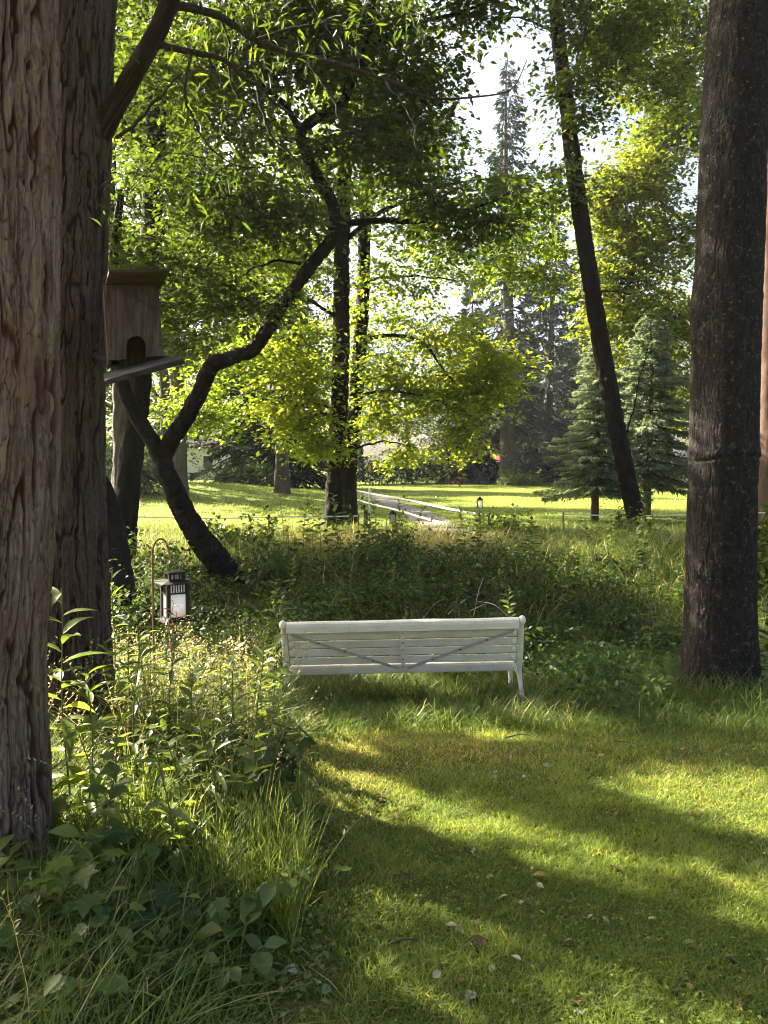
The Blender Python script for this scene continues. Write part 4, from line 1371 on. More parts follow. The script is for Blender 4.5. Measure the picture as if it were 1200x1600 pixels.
def birdhouse():
    D0, D1 = 4.12, 4.40
    def z(x, y): return (140 + x / 7.06, 400 + y / 7.06)
    root = thing('birdhouse', 'weathered wooden birdhouse with arched entrance fixed to the furrowed trunk', 'birdhouse', at(205, 510, D0))
    org = A_(root.location)
    def P(x, y, D): return at(*z(x, y), D)
    # front panel with the arched entrance
    e = A_([-.36, .93, 0])
    cx, cy, rx, ry = 514, 1000, 108, 122
    arch = [P(405, 1138, D0)] + [P(cx - math.cos(k * math.pi / 14) * rx, cy - math.sin(k * math.pi / 14) * ry, D0) for k in range(15)] + [P(626, 1112, D0)]
    tl, tr, bl, br = P(150, 318, D0), P(757, 318, D0), P(205, 1150, D0), P(815, 1102, D0)
    outer = [bl] + [tl + (tr - tl) * (.02 + .96 * k / 14) for k in range(15)] + [br]
    outer[1], outer[15] = tl, tr
    bm = bmesh.new()
    fa, fo, ba, bo = [[bm.verts.new(Vector(q - org + e * d)) for q in lst] for lst, d in ((arch, 0), (outer, 0), (arch, .024), (outer, .024))]
    for k in range(16):
        bm.faces.new((fa[k], fa[k + 1], fo[k + 1], fo[k]))
        bm.faces.new((ba[k + 1], ba[k], bo[k], bo[k + 1]))
        bm.faces.new((fa[k + 1], fa[k], ba[k], ba[k + 1]))
        bm.faces.new((fo[k], fo[k + 1], bo[k + 1], bo[k]))
    for k in (0, 16):
        bm.faces.new((fa[k], fo[k], bo[k], ba[k]))
    bm_obj('front_panel', bm, M['old_wood'], root)
    for (p0, p1, sgn) in ((tl, bl, 1), (tr, br, -1)):
        q = A_([.002 * sgn, 0, 0])
        slab('side_panel', [p0 + q + e * .0265, p0 + q + e * .30, p1 + q + e * .30, p1 + q + e * .0265], .02, M['old_wood'], root, dirv=(sgn, .2 * sgn, 0))
    slab('back_panel', [tl + e * .303, tr + e * .303, br + e * .303, bl + e * .303], .02, M['old_wood'], root, dirv=(-.36, .93, 0))
    # roof board: the underside shows from below
    up = A_([0, 0, .003])
    fl, fr = P(212, 188, D0 - .20), P(888, 172, D0 - .20)
    slab('roof', [fl, fr, P(777, 316, D0) + e * .34 + up, P(152, 316, D0) + e * .34 + up], .017, M['roof_wood'], root, .003, (0, 0, 1))
    # landing plank, tipped towards the viewer and up to the right
    slab('landing_plank', [P(165, 1372, D0 - .16), P(1046, 1128, D0 - .16), P(815, 1092, D0 + .12), P(148, 1292, D0 + .12)], .028, M['moss_wood'], root, .004, (.1, .25, -.95))
    # loose strip across the panel and two nails
    p = [P(255, 340, D0 - .006), P(430, 430, D0 - .008), P(755, 585, D0 - .006)]
    v, f, _ = tube(resample(p, 10), [.003] * 10, 6)
    o = make_mesh('wooden_strip', v - org, f, M['old_wood'], None); o.parent = root
    for x, y in ((223, 985), (778, 980)):
        bm = bmesh.new()
        q = P(x, y, D0) - org
        r = bmesh.ops.create_uvsphere(bm, u_segments=8, v_segments=6, radius=.006)
        for vv in r['verts']:
            vv.co += Vector(q)
        bm_obj('nail', bm, M['bolt'], root, smooth=True)
    # bracket that carries box and plank on the trunk
    pts = [P(60, 1100, 4.52), P(260, 1180, 4.40), P(330, 1250, 4.25)]
    v, f, _ = tube(resample(pts, 8), [.022] * 8, 8)
    o = make_mesh('bracket', v - org, f, M['moss_wood'], None); o.parent = root


birdhouse()


# ------------------------------------------------------------------ shepherd hook with the lantern
def lantern():
    D = 5.25
    c0 = at(273.5, 969, D)
    root = thing('lantern', 'black metal lantern with frosted white panes hanging on the curved hook', 'lantern', c0)
    root.rotation_euler = (0, 0, math.radians(33))
    s = D / F
    w = 35.5 * s / 2
    H = 78 * s
    def z(py): return (969 - py) * s
    bm = bmesh.new(); box(bm, -w * 1.38, w * 1.38, -w * 1.38, w * 1.38, 0, .009); bm_obj('base', bm, M['iron'], root, .002)
    bm = bmesh.new()
    zt = z(910)
    fw = w * .16
    for sx in (-1, 1):
        for sy in (-1, 1):
            x, y = sx * (w - fw), sy * (w - fw)
            box(bm, x - fw, x + fw, y - fw, y + fw, .009, zt)
    zb0, zb1, zm = .009, .009 + .022, z(924)
    for (za, zb) in ((zb0, zb1), (zm - .010, zm)):
        for q in (-1, 1):
            box(bm, -w + 2 * fw, w - 2 * fw, q * (w - fw) - fw * .8, q * (w - fw) + fw * .8, za, zb)
            box(bm, q * (w - fw) - fw * .8, q * (w - fw) + fw * .8, -w + 2 * fw, w - 2 * fw, za, zb)
    for k in range(7):
        x = -w + 2 * fw + (2 * w - 4 * fw) * k / 6
        for q in (-1, 1):
            box(bm, x - .0032, x + .0032, q * (w - fw) - .004, q * (w - fw) + .004, zm, zt)
            box(bm, q * (w - fw) - .004, q * (w - fw) + .004, x - .0032, x + .0032, zm, zt)
    bm_obj('frame', bm, M['iron'], root)
    for k in range(4):
        bm = bmesh.new()
        box(bm, -w + 2 * fw, w - 2 * fw, -w + fw * .9, -w + fw * 1.1, zb1, zm - .010)
        box(bm, -w + 2 * fw, w - 2 * fw, -w + fw * 1.9, -w + fw * 2.0, zm, zt)
        bmesh.ops.rotate(bm, verts=bm.verts, cent=(0, 0, 0), matrix=Matrix.Rotation(k * math.pi / 2, 3, 'Z'))
        bm_obj('glass_pane', bm, M['frost'], root)
    bm = bmesh.new()
    e, zi = w * 1.62, zt
    lo = [bm.verts.new((sx * e, sy * e, zi)) for sx, sy in ((-1, -1), (1, -1), (1, 1), (-1, 1))]
    mi = [bm.verts.new((sx * e, sy * e, zi + .007)) for sx, sy in ((-1, -1), (1, -1), (1, 1), (-1, 1))]
    hi = [bm.verts.new((sx * w * .66, sy * w * .66, zi + .026)) for sx, sy in ((-1, -1), (1, -1), (1, 1), (-1, 1))]
    bm.faces.new(lo[::-1]); bm.faces.new(hi)
    for a, b in ((lo, mi), (mi, hi)):
        for k in range(4):
            bm.faces.new((a[k], a[(k + 1) % 4], b[(k + 1) % 4], b[k]))
    rf = bm_obj('roof', bm, M['iron'], root)
    bm = bmesh.new()
    z0, z1, cw = zi + .022, z(894), w * .62
    for sx in (-1, 1):
        for sy in (-1, 1):
            box(bm, sx * cw - .008, sx * cw + .008, sy * cw - .008, sy * cw + .008, z0, z1)
    for q in (-1, 1):
        for za, zb in ((z0, z0 + .008), (z1 - .008, z1)):
            box(bm, -cw, cw, q * cw - .006, q * cw + .006, za, zb)
            box(bm, q * cw - .006, q * cw + .006, -cw, cw, za, zb)
        for x in (-cw * .4, cw * .4):
            box(bm, x - .004, x + .004, q * cw - .005, q * cw + .005, z0, z1)
            box(bm, q * cw - .005, q * cw + .005, x - .004, x + .004, z0, z1)
    bm_obj('chimney', bm, M['iron'], root)
    bm = bmesh.new(); box(bm, -cw * .75, cw * .75, -cw * .75, cw * .75, z0, z1 - .004); bm_obj('chimney_liner', bm, M['frost'], root)
    bm = bmesh.new(); box(bm, -cw * 1.3, cw * 1.3, -cw * 1.3, cw * 1.3, z1, z1 + .008); bm_obj('cap', bm, M['iron'], root, .002)
    # wire bail
    zz = z1 + .008
    q = resample([np.array([-cw * .8, 0, zz]), np.array([-cw * .75, 0, zz + .05]), np.array([-cw * .2, 0, zz + .085]), np.array([cw * .5, 0, zz + .06]), np.array([cw * .8, 0, zz])], 24)
    v, f, _ = tube(q, .0022, 6)
    o = make_mesh('handle', v, f, M['copper'], None); o.parent = root
    # hook
    b = on_ground(241, D, .12)
    hk = thing('shepherd_hook', 'curved brown steel hook standing in the grass beside the trunk', 'garden hook', b)
    q = resample([b, at(240, 1000, D), at(239, 930, D), at(238.5, 870, D), at(240, 853, D), at(247, 843, D), at(255, 843, D), at(261, 850, D), at(264.5, 865, D), at(267, 876, D), at(271, 878, D), at(274, 872, D)], 90)
    make_mesh('rod', *tube(q, .0075, 8)[:2], M['copper'], hk)
    q = resample([at(239, 1000, D) - [.07, 0, .35], at(239.6, 1000, D) - [0, 0, .36], at(239, 1000, D) + [.07, 0, -.35]], 10)
    make_mesh('foot_bar', *tube(q, .005, 6)[:2], M['copper'], hk)
    # stake under the lantern
    b2 = on_ground(268, 5.2, .1)
    stx = thing('garden_stake', 'thin brown stake in the weeds right under the lantern', 'stake', b2)
    make_mesh('stake_shaft', *tube(resample([b2, at(267.5, 975, 5.2)], 12), np.linspace(.014, .012, 12), 8)[:2], M['copper'], stx)


lantern()

# ------------------------------------------------------------------ white tape fence, posts, path lights
def tape(pts, n=60, hgt=.028):
    p = resample(pts, n)
    v = np.concatenate([p + [0, -.003, -hgt], p + [0, -.003, hgt], p + [0, .003, hgt], p + [0, .003, -hgt]])
    f = []
    for i in range(n - 1):
        for a, b in ((0, 1), (1, 2), (2, 3), (3, 0)):
            f.append((a * n + i, a * n + i + 1, b * n + i + 1, b * n + i))
    return v, np.array(f)


fb = ground_at(578, 803)
fn = thing('tape_fence', 'white tape fence running beside the gravel path', 'fence', fb)
D_ = fb[1]
q = resample([fb - [0, 0, .05], at(578, 763, D_)], 12)
make_mesh('post', *tube(q, .045, 10)[:2], M['post_white'], fn)
f2 = ground_at(700, 828)
make_mesh('tape', *tape([at(548, 764.5, D_ + 10), at(578, 771, D_), at(640, 782, D_ - 2.2), at(700, 795, D_ - 4), at(762, 806, D_ - 5.6)], 60, .030), M['tape'], fn)
make_mesh('tape', *tape([at(546, 777, D_ + 9), at(578, 787, D_), at(620, 797, D_ - 1.8), at(660, 809, D_ - 3.2), at(694, 818, D_ - 4.3)], 60, .030), M['tape'], fn)
pe = at(764, 801, D_ - 5.65)
q = resample([np.array([pe[0], pe[1], float(terrain(pe[0], pe[1])) - .1]), pe], 10)
make_mesh('post', *tube(q, .03, 8)[:2], M['stake'], fn)

lf = thing('tape_fence', 'thin white tape stretched low across the left meadow', 'fence', on_ground(470, 18.5))
make_mesh('tape', *tape([at(150, 806, 18), at(320, 810, 18), at(420, 808, 18.3), at(520, 807, 18.6), at(560, 806, 18.8)], 60, .016), M['tape'], lf)
for px in (150, 420, 560):
    a = at(px, 803, 18.2)
    make_mesh('post', *tube(resample([np.array([a[0], a[1], float(terrain(a[0], a[1])) - .1]), a], 8), .02, 8)[:2], M['stake'], lf)
rf_ = thing('tape_fence', 'thin white tape stretched low behind the leaning slim trunk', 'fence', on_ground(1040, 19.5))
make_mesh('tape', *tape([at(880, 804, 19.5), at(1000, 806, 19.5), at(1090, 804, 19.5), at(1240, 800, 19.5)], 40, .014), M['tape'], rf_)
for px in (880, 1090, 1240):
    a = at(px, 800, 19.5)
    make_mesh('post', *tube(resample([np.array([a[0], a[1], float(terrain(a[0], a[1])) - .1]), a], 8), .02, 8)[:2], M['stake'], rf_)
b = on_ground(571, 17.5, .1)
st = thing('wooden_stake', 'short weathered round stake in front of the white fence post', 'post', b)
make_mesh('stake_shaft', *tube(resample([b, at(571.5, 797, 17.5)], 10), .05, 10)[:2], M['stake'], st)


def path_light(px, top, bot, D, lab):
    b = at(px, bot, D)
    k = D / F
    gz = float(terrain(b[0], b[1]))
    root = thing('garden_light', lab, 'garden light', (b[0], b[1], gz))
    h = (bot - top) * k
    z = b[2] - gz
    zt = z + h
    bm = bmesh.new(); box(bm, -.012, .012, -.012, .012, -.05, zt - .62 * min(h, .34)); bm_obj('pole', bm, M['iron'], root)
    hh = .30
    z0 = zt - hh
    bm = bmesh.new()
    for sx in (-1, 1):
        for sy in (-1, 1):
            box(bm, sx * .06 - .01, sx * .06 + .01, sy * .06 - .01, sy * .06 + .01, z0, z0 + .2)
    box(bm, -.085, .085, -.085, .085, z0 - .015, z0)
    bm_obj('frame', bm, M['iron'], root)
    bm = bmesh.new(); box(bm, -.052, .052, -.052, .052, z0 + .001, z0 + .19); bm_obj('glass_pane', bm, M['frost'], root)
    bm = bmesh.new()
    r = bmesh.ops.create_cone(bm, segments=4, radius1=.15, radius2=.03, depth=.09, cap_ends=True)
    bmesh.ops.rotate(bm, verts=bm.verts, cent=(0, 0, 0), matrix=Matrix.Rotation(math.pi / 4, 3, 'Z'))
    for v in bm.verts:
        v.co.z += z0 + .246
    bm_obj('roof', bm, M['iron'], root)


path_light(613.5, 797, 812, 17.6, 'small dark lantern in the weeds at the edge of the gravel path')
path_light(749.5, 776, 806, 21.0, 'small lantern on a thin pole standing on the sunlit meadow')

# ------------------------------------------------------------------ ground cover
def scatter_xy(n, x0, x1, y0, y1):
    return np.stack([x0 + (x1 - x0) * rng.random(n), y0 + (y1 - y0) * rng.random(n)], 1)


def with_z(q):
    return np.concatenate([q, terrain(q[:, 0], q[:, 1])[:, None]], 1)


def lawn_edge_x(y):
    return np.interp(y, [1.0, 2.3, 3.0, 3.8, 4.6, 5.1, 5.6], [-.14, -.20, -.26, -.42, -.56, -.66, -.74])


def lawn_edge_y(x):
    return 5.25 + .10 * np.sin(x * 2.3) + .06 * np.sin(x * 6.1 + 1)


def lawn_weight(q):
    """1 on the mown lawn, falling to 0 in the long grass"""
    a = np.clip((q[:, 0] - lawn_edge_x(q[:, 1]) + .08 * np.sin(q[:, 1] * 7)) / .22, 0, 1)
    b = np.clip((lawn_edge_y(q[:, 0]) - q[:, 1]) / .35, 0, 1)
    return a * b


def clear_of_trunks(q, pad=0.0):
    k = np.ones(len(q), bool)
    for (x, y, r) in [(pA[1][0], 3.20, .33), (pB[1][0], 4.60, .31), (pR[1][0], 6.8, .34)]:
        k &= (q[:, 0] - x) ** 2 + (q[:, 1] - y) ** 2 > (r + pad) ** 2
    return k


# mown lawn
bag = Bag()
q = scatter_xy(560000, -1.2, 6.4, 1.0, 5.6)
dens = np.clip(1.55 - .22 * q[:, 1], .45, 1)
q = q[(rng.random(len(q)) < lawn_weight(q) * dens)]
patch = fbm(q[:, 0] * 1.6, q[:, 1] * 1.6, 0 * q[:, 0], 77, 3)
dry = np.clip((fbm(q[:, 0] * 1.1 + 9, q[:, 1] * 1.1, 0 * q[:, 0], 78, 3) - .45) * 2.2, 0, 1) * .35
worn = np.exp(-(((q[:, 0] - .15) / .75) ** 2 + ((q[:, 1] - 4.75) / .5) ** 2)) + .8 * np.exp(-(((q[:, 0] + .2) / .3) ** 2 + ((q[:, 1] - 4.2) / .8) ** 2))
dry = np.clip(dry + .36 * worn, 0, .7)
base = np.clip(patch * .75 + rng.normal(0, .13, len(q)), 0, .74)
isd = rng.random(len(q)) < dry * .8
base[isd] = .80 + .2 * rng.random(isd.sum())
tuft = fbm(q[:, 0] * 7, q[:, 1] * 7, 0 * q[:, 0], 79, 2)
base[~isd] = np.clip(base[~isd] + .5 * (tuft[~isd] - .5), 0, .74)
hh = (.022 + .035 * rng.random(len(q)) + .03 * (patch - .5)) * (.35 + 1.3 * tuft) * (1 - .35 * np.clip(worn, 0, 1)) + .06 * (1 - lawn_weight(q))
blades(bag, with_z(q), np.clip(hh, .012, .2), .0016 + .0010 * rng.random(len(q)), .3 + .9 * rng.random(len(q)), rnd=base, seg=2, lean=.35)
q = scatter_xy(26000, -.9, 4.0, 1.2, 5.3)
cl = fbm(q[:, 0] * 2.2 + 3, q[:, 1] * 2.2, 0 * q[:, 0], 91, 3)
q = q[(cl > .50) & (lawn_weight(q) > .5)]
p = with_z(q)
p[:, 2] += .012 + .028 * rng.random(len(p))
place(bag, KITE, p, rng.random(len(p)) * 6.28, rng.normal(.1, .35, len(p)), rng.normal(0, .4, len(p)), .008 + .011 * rng.random(len(p)), 1.25, .12 + .45 * rng.random(len(p)))
tag(bag.build('lawn_grass', M['lawn']), 'short mown grass and clover of the lawn in front of the bench', 'grass', kind='stuff')

# long grass round and behind the bench
bag = Bag()
q = scatter_xy(240000, -5.5, 8.5, 2.0, 9.5)
q = q[(rng.random(len(q)) > lawn_weight(q)) & clear_of_trunks(q)]
inview = (np.abs(q[:, 0]) < .58 * q[:, 1] + 1.6) & (q[:, 1] > 4.6)
q = q[inview]
bench_zone = (np.abs(q[:, 0] - .15) < 1.15) & (np.abs(q[:, 1] - 6.5) < .75)
cn = fbm(q[:, 0] * 1.3, q[:, 1] * 1.3, 0 * q[:, 0], 55, 3)
hh = (.10 + .28 * rng.random(len(q)) ** 1.4) * (.55 + 1.0 * cn) * np.clip((q[:, 1] - 4.6) / 1.2, .35, 1)
hh[bench_zone] *= .48
feet = np.abs(np.abs(q[:, 0] - .15) - 1.0) < .2
feet &= np.abs(q[:, 1] - 6.15) < .35
nearR = (np.hypot(q[:, 0] - pR[1][0], q[:, 1] - 6.8) < .85)
hh[nearR] = .16 + .34 * rng.random(nearR.sum())
behind = (np.abs(q[:, 0] - .15) < 1.3) & (q[:, 1] > 6.42) & (q[:, 1] < 7.2)
hh[behind] = .18 + .22 * rng.random(behind.sum())
hh[feet] = .16 + .2 * rng.random(feet.sum())
frontz = (q[:, 1] > 5.2) & (q[:, 1] < 5.95)
hh[frontz] = np.maximum(hh[frontz], .07 + .12 * rng.random(frontz.sum()))
tone = np.clip(.40 * cn + .12 + rng.normal(0, .16, len(q)), 0, .74)
isd = rng.random(len(q)) < .05 + .16 * np.clip((fbm(q[:, 0] * .8, q[:, 1] * .8, 0 * q[:, 0], 41, 2) - .5) * 4, 0, 1)
tone[isd] = .8 + .2 * rng.random(isd.sum())
blades(bag, with_z(q), hh, .0022 + .0018 * rng.random(len(q)), .35 + .9 * rng.random(len(q)), rnd=tone, seg=3, lean=.25)
tag(bag.build('long_grass', M['tall']), 'uncut long grass around and behind the bench', 'grass', kind='stuff')

# far bank: grass, bramble leaves
bag = Bag()
q = scatter_xy(230000, -11, 12, 9.0, 20.5)
q = q[np.abs(q[:, 0]) < .53 * q[:, 1] + .8]
cn = fbm(q[:, 0] * .9, q[:, 1] * .9, 0 * q[:, 0], 65, 3)
top = np.exp(-((q[:, 1] - 14.3) / 1.5) ** 2)
keep = rng.random(len(q)) < np.where(q[:, 1] > 16.5, .35, .5 + .5 * top)
q, cn, top = q[keep], cn[keep], top[keep]
hh = (.14 + .42 * rng.random(len(q)) ** 1.3) * (.45 + 1.1 * cn) * np.where(q[:, 1] > 16, .5, 1) * (1 + .2 * top) * np.where(q[:, 1] < 12.5, 1.3, 1)
tone = np.clip(.35 * cn + .15 + rng.normal(0, .16, len(q)), 0, .74)
isd = rng.random(len(q)) < .13 + .85 * np.exp(-((q[:, 1] - 14.2) / 1.1) ** 2) * np.clip(1.35 - np.abs(q[:, 0] - .3) / 1.9, 0, 1)
tone[isd] = .84 + .16 * rng.random(isd.sum())
hh[isd] *= 1.25
pxq = 600 + F * q[:, 0] / q[:, 1]
foot = (pxq > 285) & (pxq < 425) & (q[:, 1] < 12.2)
hh[foot] *= .38
blades(bag, with_z(q), hh, .004 + .003 * rng.random(len(q)), .3 + .9 * rng.random(len(q)), rnd=tone, seg=2, lean=.25)
tag(bag.build('bank_grass', M['tall']), 'rank grass on the far bank of the ditch, straw coloured along its top', 'grass', kind='stuff')

bag = Bag()
q = scatter_xy(3800, -9, 10, 8.6, 12.6)
q = q[np.abs(q[:, 0]) < .53 * q[:, 1] + .6]
cn = fbm(q[:, 0] * .7 + 7, q[:, 1] * .7, 0 * q[:, 0], 85, 3)
ok = cn > .46 + .10 * np.clip((q[:, 1] - 11) / 3, 0, 1)
q, cn = q[ok], cn[ok]
base = with_z(q)
K = 14
n = len(base)
p = np.repeat(base, K, 0) + rng.normal(size=(n * K, 3)) * [.12, .12, .0]
pxq = 600 + F * base[:, 0] / base[:, 1]
foot = np.where((pxq > 285) & (pxq < 425), .35, 1.0)
p[:, 2] += np.repeat((cn - .3) * 1.6 * foot, K) * (.1 + .9 * rng.random(n * K)) ** .7
ti = np.clip(np.repeat(rng.normal(.4, .15, n), K) + rng.normal(0, .18, n * K), 0, 1)
place(bag, OVAL, p, rng.random(n * K) * 6.28, rng.normal(-.2, .4, n * K), rng.normal(0, .45, n * K), .035 + .06 * rng.random(n * K), 1.0, ti)
tag(bag.build('undergrowth', M['bramble']), 'dark bramble and nettle undergrowth covering the ditch bank', 'undergrowth', kind='stuff')

bag = Bag()
q = scatter_xy(2600, -4.8, 6.5, 5.6, 9.4)
cn = fbm(q[:, 0] * .8 + 17, q[:, 1] * .8, 0 * q[:, 0], 86, 3)
ok = (cn > .47) & clear_of_trunks(q, .1) & ((q[:, 0] < 2.1) | (q[:, 1] > 7.6)) & ~((np.abs(q[:, 0] - .15) < 1.25) & (q[:, 1] < 7.4))
q, cn = q[ok], cn[ok]
base = with_z(q)
n, K = len(base), 12
p = np.repeat(base, K, 0) + rng.normal(size=(n * K, 3)) * [.08, .08, 0]
p[:, 2] += np.repeat((cn - .32) * 1.5, K) * (.15 + .85 * rng.random(n * K))
place(bag, OVAL, p, rng.random(n * K) * 6.28, rng.normal(-.2, .4, n * K), rng.normal(0, .4, n * K), .04 + .05 * rng.random(n * K), 1.0, np.clip(rng.normal(.45, .2, n * K), 0, 1))
tag(bag.build('low_weeds', M['bramble']), 'low leafy weeds growing through the long grass behind the bench', 'weeds', kind='stuff')

# meadow grass
bag = Bag()
q = scatter_xy(150000, -32, 34, 18, 60)
q = q[np.abs(q[:, 0]) < .53 * q[:, 1] + 1]
q = q[rng.random(len(q)) < np.clip(26 / q[:, 1], 0, 1)]
dpath = np.min(np.linalg.norm(q[:, None, :] - pc[None, ::4, :2], axis=2), 1)
q = q[dpath > .66]
cn = fbm(q[:, 0] * .3, q[:, 1] * .3, 0 * q[:, 0], 95, 3)
blades(bag, with_z(q), (.05 + .06 * rng.random(len(q))) * np.where(q[:, 0] < -1, 1.5, 1), .008 + .008 * rng.random(len(q)), .3 + .8 * rng.random(len(q)), rnd=np.clip(.45 + .4 * (cn - .3) + rng.normal(0, .12, len(q)), 0, .8), seg=1, lean=.3)
tag(bag.build('meadow_grass', M['lawn']), 'sunlit short grass of the meadow beyond the ditch', 'grass', kind='stuff')

# long grass of the left weed bed
bag = Bag()
q = scatter_xy(120000, -4.0, .2, 1.5, 6.0)
q = q[(rng.random(len(q)) > lawn_weight(q) * 1.15) & clear_of_trunks(q) & (q[:, 0] < lawn_edge_x(q[:, 1]) + .25)]
q = q[rng.random(len(q)) < .75]
cn = fbm(q[:, 0] * 1.7, q[:, 1] * 1.7, 0 * q[:, 0], 56, 3)
inn = np.clip((lawn_edge_x(q[:, 1]) - q[:, 0]) / .5, .15, 1)
hh = (.10 + .34 * rng.random(len(q)) ** 1.6) * (.5 + 1.0 * cn) * inn
tone = np.clip(.42 * cn + .15 + rng.normal(0, .16, len(q)), 0, .74)
tallz = (q[:, 0] > -1.5) & (q[:, 0] < -.5) & (q[:, 1] > 4.1)
hh[tallz] = hh[tallz] * 1.5 + .06
isd = rng.random(len(q)) < np.where(tallz, .22, .07)
tone[isd] = .8 + .2 * rng.random(isd.sum())
blades(bag, with_z(q), hh, .0018 + .0016 * rng.random(len(q)), .3 + .9 * rng.random(len(q)), rnd=tone, seg=3, lean=.25)
q = scatter_xy(4200, -1.15, -.30, 2.55, 3.75)
nn = .545 * q[:, 0] + .839 * q[:, 1]
q = q[(nn > 2.0) & (nn < 2.62) & (q[:, 0] < lawn_edge_x(q[:, 1]) - .02)]
blades(bag, with_z(q), .16 + .34 * rng.random(len(q)) ** 1.5, .0016 + .0012 * rng.random(len(q)), .1 + .6 * rng.random(len(q)), rnd=np.clip(.58 + rng.normal(0, .12, len(q)), 0, .78), seg=3, lean=.12)  # lighter blades paint the strip of sun between the two trunk shadows
# thin flowering stalks with seed heads
q = scatter_xy(1700, -3.2, .1, 2.0, 6.3)
q = q[(rng.random(len(q)) < np.clip((q[:, 1] - 2.6) / 1.6, .05, 1)) & (q[:, 0] < lawn_edge_x(q[:, 1]) - .05) & clear_of_trunks(q)]
p = with_z(q)
n = len(p)
sh = .40 + .5 * rng.random(n)
yw = rng.random(n) * 6.28
bd = .15 + .5 * rng.random(n)
blades(bag, p, sh, .0013, bd, yaw=yw, rnd=.72 + .28 * rng.random(n), seg=3, lean=0)
for k in range(9):
    tt = .68 + .035 * k
    c = p + np.stack([np.cos(yw) * bd * sh * tt * tt, np.sin(yw) * bd * sh * tt * tt, sh * (tt - .42 * bd * tt * tt)], 1)
    place(bag, KITE, c, rng.random(n) * 6.28, .5 + .4 * rng.random(n), 0, .014 + .014 * rng.random(n), .7, .84 + .16 * rng.random(n))
tag(bag.build('weed_bed_grass', M['tall']), 'tall grass and seed stalks in the weed bed left of the lawn', 'grass', kind='stuff')

# low leaf litter of the weed bed: small leaves close to the ground
bag = Bag()
q = scatter_xy(30000, -4.0, .1, 1.5, 6.0)
q = q[(q[:, 0] < lawn_edge_x(q[:, 1]) + .02) & clear_of_trunks(q)]
cn = fbm(q[:, 0] * 1.9 + 5, q[:, 1] * 1.9, 0 * q[:, 0], 59, 3)
q, cn = q[cn > .42], cn[cn > .42]
p = with_z(q)
p[:, 2] += .03 + (cn - .38) * np.clip((q[:, 1] - 2.4) * .9, .25, 1.3) * rng.random(len(q))
place(bag, OVAL, p, rng.random(len(p)) * 6.28, rng.normal(-.1, .4, len(p)), rng.normal(0, .4, len(p)), (.022 + .026 * rng.random(len(p))) * np.clip(p[:, 1] / 3.6, .6, 1), 1, np.clip(rng.normal(.5, .2, len(p)), 0, 1))
tag(bag.build('ground_weeds', M['weed']), 'small-leaved weeds carpeting the bed left of the lawn', 'weeds', kind='stuff')


# ------------------------------------------------------------------ single plants
def stem_weed(name, label, base, H, seed, leaf_len=.13, nl=26, lean=(0.0, 0.0), tmpl=LANCE, group=None, z0=.12, leaf='weed', flowers=False, wid=1.0):
    r = np.random.default_rng(seed)
    b = A_(base, float)
    root = thing(name, label, 'plant', b, group)
    t = np.linspace(0, 1, 24)
    p = b + np.stack([lean[0] * t ** 1.6 + .012 * np.sin(t * 7 + seed), lean[1] * t ** 1.6, H * t], 1)
    make_mesh('stem', *tube(p, np.linspace(.0055, .0022, 24), 6)[:2], M['stem'], root)
    bag = Bag()
    f = z0 + (1 - z0) * (np.arange(nl) + r.random(nl) * .5) / nl
    c = np.stack([np.interp(f, t, p[:, k]) for k in range(3)], 1)
    yaw = np.arange(nl) * 2.399 + r.normal(0, .3, nl)
    sz = leaf_len * (.55 + .6 * np.sin(np.pi * np.clip(f * .85 + .12, 0, 1))) * (.8 + .4 * r.random(nl))
    place(bag, tmpl, c, yaw, .65 - .75 * (1 - f) + r.normal(0, .25, nl), r.normal(0, .3, nl), sz, wid, np.clip(r.normal(.5, .2, nl), 0, 1))
    if flowers:
        n = 60
        q = p[-1] + r.normal(size=(n, 3)) * [.035, .035, .05]
        place(bag, KITE, q, r.random(n) * 6.28, r.normal(0, .6, n), 0, .012 + .012 * r.random(n), 1, .85 + .15 * r.random(n), 1)
    bag.build('leaves', [M[leaf], M['tall']], root, smooth=True)
    return root


def G(px, D):
    return on_ground(px, D, .02)


stem_weed('tall_weed', 'tallest lance-leaved weed standing in front of the shaggy trunk', G(100, 3.45), 1.17, 1, .22, 24, (-.03, .0), wid=1.15)
W1 = [(135, 3.35, .86, .17, 'lance-leaved weed between the shaggy trunk and the birdhouse trunk'),
      (190, 4.05, .92, .14, 'leafy weed rising beside the foot of the birdhouse trunk'),
      (228, 4.4, .95, .13, 'leafy weed left of the hook under the lantern'),
      (205, 3.7, .84, .15, 'dark stemmed weed in front of the birdhouse trunk'),
      (262, 4.35, .92, .12, 'sunlit weed growing up to the lantern base'),
      (300, 4.7, .74, .12, 'sunlit weed just right of the lantern'),
      (335, 4.3, .66, .12, 'bright weed in the tall grass between lantern and bench'),
      (172, 4.8, 1.1, .13, 'weed peeping out behind the birdhouse trunk')]
for i, (px, D, H, ll, lab) in enumerate(W1):
    stem_weed('leafy_weed', lab, G(px, D), H, 10 + i, ll, 26, (.06 * math.sin(i * 2.2), .0), flowers=i in (5, 6))
r_ = np.random.default_rng(5)
spots = [(215, 4.9), (250, 5.4), (282, 4.2), (318, 3.9), (370, 4.8), (400, 5.0), (350, 5.2), (240, 3.6), (285, 3.4), (330, 3.35), (180, 3.3), (410, 4.4), (225, 5.6), (310, 5.5), (380, 3.9), (265, 3.0),
         (345, 4.6), (365, 4.3), (300, 4.4), (390, 4.75), (420, 5.2), (330, 4.9), (270, 3.75), (210, 4.2), (240, 4.7), (355, 3.7), (385, 3.45), (340, 3.1), (205, 3.2), (305, 3.65), (400, 4.1), (428, 4.7), (150, 3.0), (375, 5.3)]
